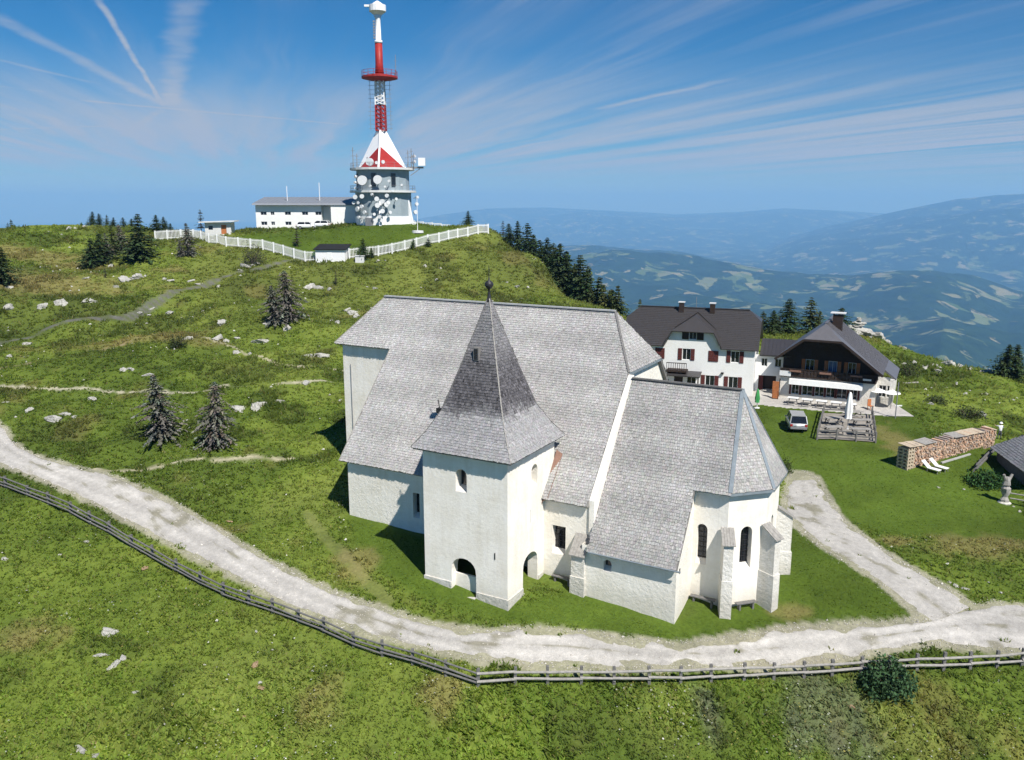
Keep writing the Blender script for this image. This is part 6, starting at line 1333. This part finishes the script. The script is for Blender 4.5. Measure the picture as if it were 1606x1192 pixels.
# ------------------------------------------------------------------ rocks
from mathutils import noise as mn
def rock_mesh(seed, sx=1., sz=.6):
    """angular weathered limestone: planes knocked off a ball, then cracked and pitted"""
    bm = bmesh.new(); bmesh.ops.create_icosphere(bm, subdivisions=4, radius=1.); rg = np.random.default_rng(seed); P = rg.normal(size=(14, 3)); P /= np.linalg.norm(P, axis=1)[:, None]; D = rg.uniform(.38, .82, 14); of = Vector((seed * 7.3, seed * 3.1, 0))
    for v in bm.verts:
        c = np.array(v.co)
        for n, d in zip(P, D):
            e = c @ n - d
            if e > 0: c = c - n * e * .95
        k = Vector(c) * 1.7 + of; f = 1 + .34 * (mn.ridged_multi_fractal(k, .9, 2.1, 4, .9, 2.0) - 1.0) * .5 + .10 * mn.noise(k * 5)
        c = c * f; v.co = (c[0] * sx * 1.25, c[1] * 1.05, c[2] * sz * 1.1)
    me = bpy.data.meshes.new('rock'); bm.to_mesh(me); bm.free(); me.materials.append(M['rock']); return me
RM = [rock_mesh(s, 1 + .2 * (s % 3), .5 + .12 * (s % 4)) for s in range(1, 10)]
ROCKS = [(174, 418, 9), (134, 437, 12), (196, 441, 26), (209, 438, 20), (219, 436, 16), (181, 450, 10), (229, 434, 7), (263, 441, 14), (256, 439, 7), (301, 441, 9), (312, 446, 11), (342, 450, 9), (93, 478, 24), (62, 484, 14), (70, 479, 10), (137, 473, 24), (150, 474, 9), (16, 485, 14), (14, 452, 12),
         (238, 485, 10), (218, 492, 7), (233, 495, 9), (264, 493, 13), (319, 489, 8), (349, 508, 18), (41, 541, 16), (384, 420, 18), (376, 424, 9), (402, 414, 14), (394, 417, 9), (485, 452, 20), (500, 453, 13), (516, 455, 9), (419, 508, 16), (437, 506, 20), (453, 517, 16), (553, 492, 18), (545, 487, 12), (561, 497, 12), (529, 508, 12), (520, 503, 8), (340, 533, 20), (353, 536, 12), (412, 537, 30), (374, 531, 12), (296, 533, 12), (370, 554, 14), (392, 556, 8),
         (484, 560, 22), (501, 559, 24), (191, 581, 14), (203, 580, 14), (231, 589, 16), (481, 602, 14), (141, 628, 14), (46, 645, 14), (104, 652, 15), (116, 655, 12), (85, 661, 20), (372, 643, 24), (400, 640, 26), (412, 636, 14), (437, 631, 18), (294, 660, 12), (282, 675, 11), (533, 628, 8), (15, 560, 12), (10, 632, 9),
         (169, 993, 25), (157, 1029, 20), (178, 1046, 22), (192, 1034, 18), (125, 1177, 18), (148, 1187, 14), (383, 910, 11), (135, 851, 9), (5, 878, 12), (95, 871, 7), (122, 801, 7), (210, 1087, 9),
         (1395, 531, 14), (1415, 547, 14), (1378, 521, 14), (1420, 571, 10), (1434, 569, 10), (1450, 577, 16), (1465, 575, 24), (1487, 574, 26), (1510, 577, 20), (1524, 580, 12), (1545, 583, 14), (1563, 587, 18), (1575, 590, 14), (1553, 582, 12), (1515, 619, 10), (1546, 619, 9), (1460, 634, 10), (1541, 650, 15), (1470, 582, 12), (1500, 604, 8), (1590, 628, 8),
         (1500, 919, 14), (1515, 926, 12), (1489, 914, 9), (1512, 768, 5), (1473, 765, 5), (1590, 795, 6), (1600, 803, 7), (795, 443, 6), (812, 450, 10), (828, 451, 8), (818, 469, 6), (849, 418, 6), (860, 421, 5), (588, 453, 9), (576, 450, 6), (685, 440, 7), (668, 419, 8), (690, 421, 6), (660, 452, 6), (592, 411, 7), (604, 409, 6), (118, 358, 9), (106, 361, 10), (130, 357, 8), (75, 365, 6), (96, 368, 5)]
BROWN = [(401, 1042, 16), (408, 1078, 12), (228, 892, 12), (383, 1124, 10), (359, 818, 9), (144, 1166, 14), (1335, 1108, 12)]
def place_rocks():
    rg = random.Random(5); items = [(x, y, 'large pale limestone' if w > 21 else 'small pale limestone' if w < 10 else 'pale limestone') for x, y, w in ROCKS]; labs = ranklabels(items, 'rock')
    for i, (x, y, w) in enumerate(ROCKS):
        p = pg(x, y); s = w / pxm(p) / 2 * 1.02; o = bpy.data.objects.new('rock', RM[rg.randrange(9)]); COL.objects.link(o); o.location = (p[0], p[1] + s * .3, p[2] + s * .02); o.scale = (s, s, s * rg.uniform(.8, 1.3)); o.rotation_euler = (rg.uniform(-.25, .25), rg.uniform(-.25, .25), rg.uniform(0, 6.28))
        tag(o, labs[i], 'rock', 'limestone rocks in the grass')
    bm_ = simple('brown_earth_stone', (.30, .21, .13), .3, 4, .95, .1, .4); labs = ranklabels([(x, y, 'flat brown') for x, y, _ in BROWN], 'stone in the grass')
    me0 = [m.copy() for m in RM[:3]]
    for m in me0: m.materials.clear(); m.materials.append(bm_)
    for i, (x, y, w) in enumerate(BROWN):
        p = pg(x, y); s = w / pxm(p) / 2; o = bpy.data.objects.new('stone', me0[i % 3]); COL.objects.link(o); o.location = (p[0], p[1], p[2] + s * .1); o.scale = (s, s, s * .6); o.rotation_euler = (0, 0, rg.uniform(0, 6.28)); tag(o, labs[i], 'stone', 'brown stones in the meadow')
    # the white outcrop with its cairn above the chalet
    t = None
    for i, (x, y, w, h, lab) in enumerate([(1343, 528, 26, 22, 'left pale crag of the white outcrop behind the chalet'), (1358, 530, 30, 22, 'middle pale crag of the white outcrop behind the chalet'), (1374, 534, 24, 16, 'right pale crag of the white outcrop behind the chalet')]):
        p = aty(x, y - 6, 122.5); s = w / pxm(p) / 2 * 1.25; o = bpy.data.objects.new('crag', RM[(i * 2 + 1) % 9]); COL.objects.link(o); o.location = (p[0], p[1] + s * .4, p[2]); o.scale = (s, s, h / pxm(p)); o.rotation_euler = (0, 0, i * 1.3); tag(o, lab, 'rock', 'crags of the white outcrop')
    p = aty(1346, 510, 123.); o = thing('cairn', p, 0, 'small white stone cairn on top of the outcrop behind the chalet', 'cairn'); k = pxm(p)
    for i, (r, z) in enumerate(((.8, .0), (.68, .35), (.52, .7), (.34, 1.05))): q = bpy.data.objects.new('stone', RM[i]); COL.objects.link(q); q.parent = o; q.scale = (r, r, .5); q.location = (0, 0, z)
    p = pg(1428, 603); q = MB(); q.tube((-1.1, 0, .12), (1.1, .3, .2), .13, .11, 8); l = q.build('fallen_log', M['greywood'], None); l.location = p; tag(l, 'pale fallen log on the bank right of the chalet', 'log')
place_rocks()

# ------------------------------------------------------------------ grass, herbs and loose stones
def tufts(N, seed):
    """blade clusters scattered over the turf, denser in view near the road and the church"""
    rg = np.random.default_rng(seed)
    r = np.exp(rg.uniform(math.log(24), math.log(205), N)); az = np.radians(rg.uniform(-46, 46, N)); x, y = r * np.sin(az), r * np.cos(az)
    px, py = proj(x, y, tps(x, y)); ok = (px > -420) & (px < 2030) & (py < 1420) & (py > 330); x, y, r = x[ok], y[ok], r[ok]
    bad = inpoly(x, y, HULL) | (gravelmask(x, y) > rg.uniform(.3, 1.0, len(x))) | inpoly(x, y, YARD) | inpoly(x, y, [(31.2, 82.5), (37.3, 81.7), (40.8, 91.3), (35.4, 92.6)])
    trk = np.zeros(len(x), bool)
    for pts, w, _ in TRK: trk |= seg_dist(x, y, pts) < w * (.9 if w < .8 else 1.15)
    bad |= trk; x, y, r = x[~bad], y[~bad], r[~bad]
    return x, y, r
def build_grass():
    x, y, r = tufts(185000, 12); rg = np.random.default_rng(3); n = len(x); z = gz(x, y); c = gcol(x, y)
    lawn = np.maximum.reduce([polydist(x, y, LAWN_CH, 1.), polydist(x, y, LAWN_R, 1.), polydist(x, y, LAWN_TV, 2)])
    herb = sstep(fbm(x, y, 5, 3, 61), .42, .6) * sstep(y, 50, 40) ; tall = .6 + .9 * fbm(x, y, 2.5, 3, 62)
    h = (.12 + .0014 * r) * tall * (1 + .3 * herb) * (1 - .72 * lawn) * rg.uniform(.6, 1.3, n) * (1 + 1.1 * heath(x, y) * (1 - lawn)); w = (.028 + .00095 * r) * (1 + 1.3 * herb) * (1 - .4 * lawn)
    nb = 6; V = np.zeros((n, nb, 3, 3), np.float32); C = np.zeros((n, nb, 3, 3), np.float32)
    for k in range(nb):
        a = rg.uniform(0, 6.283, n); l = rg.uniform(.55, .97, n); off = rg.uniform(0, 1, n) * (.10 + .002 * r); oa = rg.uniform(0, 6.283, n)
        bx, by = x + off * np.cos(oa), y + off * np.sin(oa); hh = h * rg.uniform(.55, 1.15, n)
        tx, ty = bx + np.cos(a) * hh * l, by + np.sin(a) * hh * l; s = a + rg.normal(1.57, .5, n); ww = w * rg.uniform(.6, 1.3, n)
        V[:, k, 0] = np.stack([bx - np.cos(s) * ww, by - np.sin(s) * ww, z - .04], 1); V[:, k, 1] = np.stack([bx + np.cos(s) * ww, by + np.sin(s) * ww, z - .04], 1); V[:, k, 2] = np.stack([tx, ty, z + hh * np.sqrt(np.maximum(.12, 1 - l * l * .8))], 1)
        br = rg.normal(1.72, .2, n)[:, None]; straw = (rg.random(n) < .05 * (1 - lawn))[:, None]; cc = c * np.clip(br, .8, 2.6) * (1 + .42 * herb)[:, None] * (1 + rg.normal(0, .05, (n, 3))); cc = np.where(straw, cc * .4 + np.array([.30, .26, .11]) * .6, cc)
        C[:, k, 0] = cc * .92; C[:, k, 1] = cc * .92; C[:, k, 2] = cc * 1.1
    # wind every blade so that its face looks up, and give it the turf's own soft shading normal
    e1, e2 = V[:, :, 1] - V[:, :, 0], V[:, :, 2] - V[:, :, 0]; flip = (e1[..., 0] * e2[..., 1] - e1[..., 1] * e2[..., 0]) < 0
    V[flip] = V[flip][:, [1, 0, 2]]; C[flip] = C[flip][:, [1, 0, 2]]
    N_ = np.zeros((n, nb, 3, 3), np.float32); N_[..., 2] = 1.; N_[..., :2] += rg.normal(0, .32, (n, nb, 1, 2)); N_ /= np.linalg.norm(N_, axis=-1, keepdims=True)
    me = np_mesh('grass', V.reshape(-1, 3), np.arange(n * nb * 3).reshape(-1, 3), np.clip(C.reshape(-1, 3), .005, 1), True)
    me.normals_split_custom_set_from_vertices(N_.reshape(-1, 3))
    tag(link('grass', me, M['grassblade']), 'meadow grass and herbs covering the mountain top', 'grass', kind='stuff')
    # umbels and flower heads: specks of white and yellow
    x, y, r = tufts(26000, 31); k = (fbm(x, y, 4, 3, 91) > .52) & (y < 75) & (np.maximum(polydist(x, y, LAWN_CH, 1.), polydist(x, y, LAWN_R, 1.)) < .3); x, y, r = x[k], y[k], r[k]; n = len(x); z = gz(x, y) + .28 + rg.random(n) * .12; s = rg.uniform(.018, .05, n)
    yel = rg.random(n) < .45; V = np.zeros((n, 4, 3), np.float32)
    for j, (ax, ay) in enumerate(((-1, -1), (1, -1), (1, 1), (-1, 1))): V[:, j] = np.stack([x + ax * s, y + ay * s, z + rg.normal(0, .02, n)], 1)
    C = np.where(yel[:, None], np.array([.50, .44, .12]), np.array([.55, .56, .48])); C = np.repeat(C[:, None], 4, 1)
    tag(link('flowers', np_mesh('flowers', V.reshape(-1, 3), np.arange(n * 4).reshape(-1, 4), C.reshape(-1, 3)), M['grassblade']), 'tiny white and yellow meadow flowers', 'flowers', kind='stuff')
    # limestone chips in the pasture
    x, y, r = tufts(16000, 77); k = (fbm(x, y, 9, 3, 95) > .53) & (np.maximum.reduce([polydist(x, y, LAWN_CH, 1.), polydist(x, y, LAWN_R, 1.), polydist(x, y, LAWN_TV, 1.)]) < .2) & (rg.random(len(x)) < .06 + .24 * sstep(y, 60, 95)); x, y, r = x[k], y[k], r[k]; n = len(x); z = gz(x, y)
    s = rg.uniform(.05, .14, n) * (.6 + r * .008); base = np.array([(1, .1, 0), (.2, 1, 0), (-.9, .3, 0), (-.4, -.9, 0), (.1, 0, .75), (.4, -.3, .5)]); V = base[None] * rg.uniform(.6, 1.4, (n, 6, 3)) * s[:, None, None]; a = rg.uniform(0, 6.28, n); ca, sa = np.cos(a)[:, None], np.sin(a)[:, None]
    V = np.stack([V[..., 0] * ca - V[..., 1] * sa + x[:, None], V[..., 0] * sa + V[..., 1] * ca + y[:, None], V[..., 2] + z[:, None] + .04], -1); F = np.array([(0, 1, 4), (1, 2, 4), (2, 3, 4), (3, 5, 4), (3, 0, 5), (0, 4, 5)])[None] + (np.arange(n) * 6)[:, None, None]
    C = np.repeat((np.array([.56, .55, .50]) * rg.uniform(.55, 1.2, n)[:, None])[:, None], 6, 1)
    tag(link('limestone_chips', np_mesh('limestone_chips', V.reshape(-1, 3), F.reshape(-1, 3), C.reshape(-1, 3)), M['gravel']), 'small pale limestone chips strewn through the pasture', 'stones', kind='stuff')
    # loose stones on and beside the gravel
    rg = np.random.default_rng(8); u = rg.random(9000); t = np.where(rg.random(9000) < .5, rg.normal(.0, .06, 9000), rg.uniform(0, 1, 9000)); t = np.where(rg.random(9000) < .3, 1 - np.abs(rg.normal(0, .05, 9000)), t)
    pick = rg.random(9000) < .8; A = np.where(pick[:, None], RU[(u * 419).astype(int)], PL[(u * 129).astype(int)]); B = np.where(pick[:, None], RL[(u * 419).astype(int)], PR[(u * 129).astype(int)]); P = A * (1 - t[:, None]) + B * t[:, None] + rg.normal(0, .12, (9000, 2)); n = len(P)
    z = gz(P[:, 0], P[:, 1]) + .03; s = rg.uniform(.018, .055, n) * np.where(rg.random(n) < .03, 2.3, 1); base = np.array([(1, 0, 0), (-.3, .9, 0), (-.7, -.6, 0), (0, 0, .8), (0, 0, -.5)])
    V = base[None] * rg.uniform(.7, 1.3, (n, 5, 3)) * s[:, None, None] + np.stack([P[:, 0], P[:, 1], z], 1)[:, None]; F = np.array([(0, 1, 3), (1, 2, 3), (2, 0, 3)])[None] + (np.arange(n) * 5)[:, None, None]
    C = np.repeat((np.array([.50, .475, .43]) * rg.uniform(.6, 1.35, n)[:, None])[:, None], 5, 1)
    tag(link('gravel', np_mesh('gravel', V.reshape(-1, 3), F.reshape(-1, 3), C.reshape(-1, 3)), M['gravel']), 'loose stones scattered on and beside the gravel road', 'gravel', kind='stuff')
build_grass()

# ------------------------------------------------------------------ haze
def build_haze():
    mb = MB(); mb.b2((-64000, -64000, -1300), (64000, 64000, 700))
    m = bpy.data.materials.new('air'); m.use_nodes = True; g = NT(m.node_tree); m.node_tree.nodes.remove(m.node_tree.nodes['Principled BSDF'])
    pv = g.add('ShaderNodeVolumePrincipled', {'Color': rgb(HAZE_COLOR), 'Density': HAZE_DENSITY, 'Absorption Color': (.22, .22, .22, 1), 'Anisotropy': 0.})
    g.l.new(pv.outputs[0], m.node_tree.nodes['Material Output'].inputs['Volume'])
    tag(mb.build('haze', m), 'thin blue summer haze filling the valley air', 'haze', kind='stuff')
build_haze()
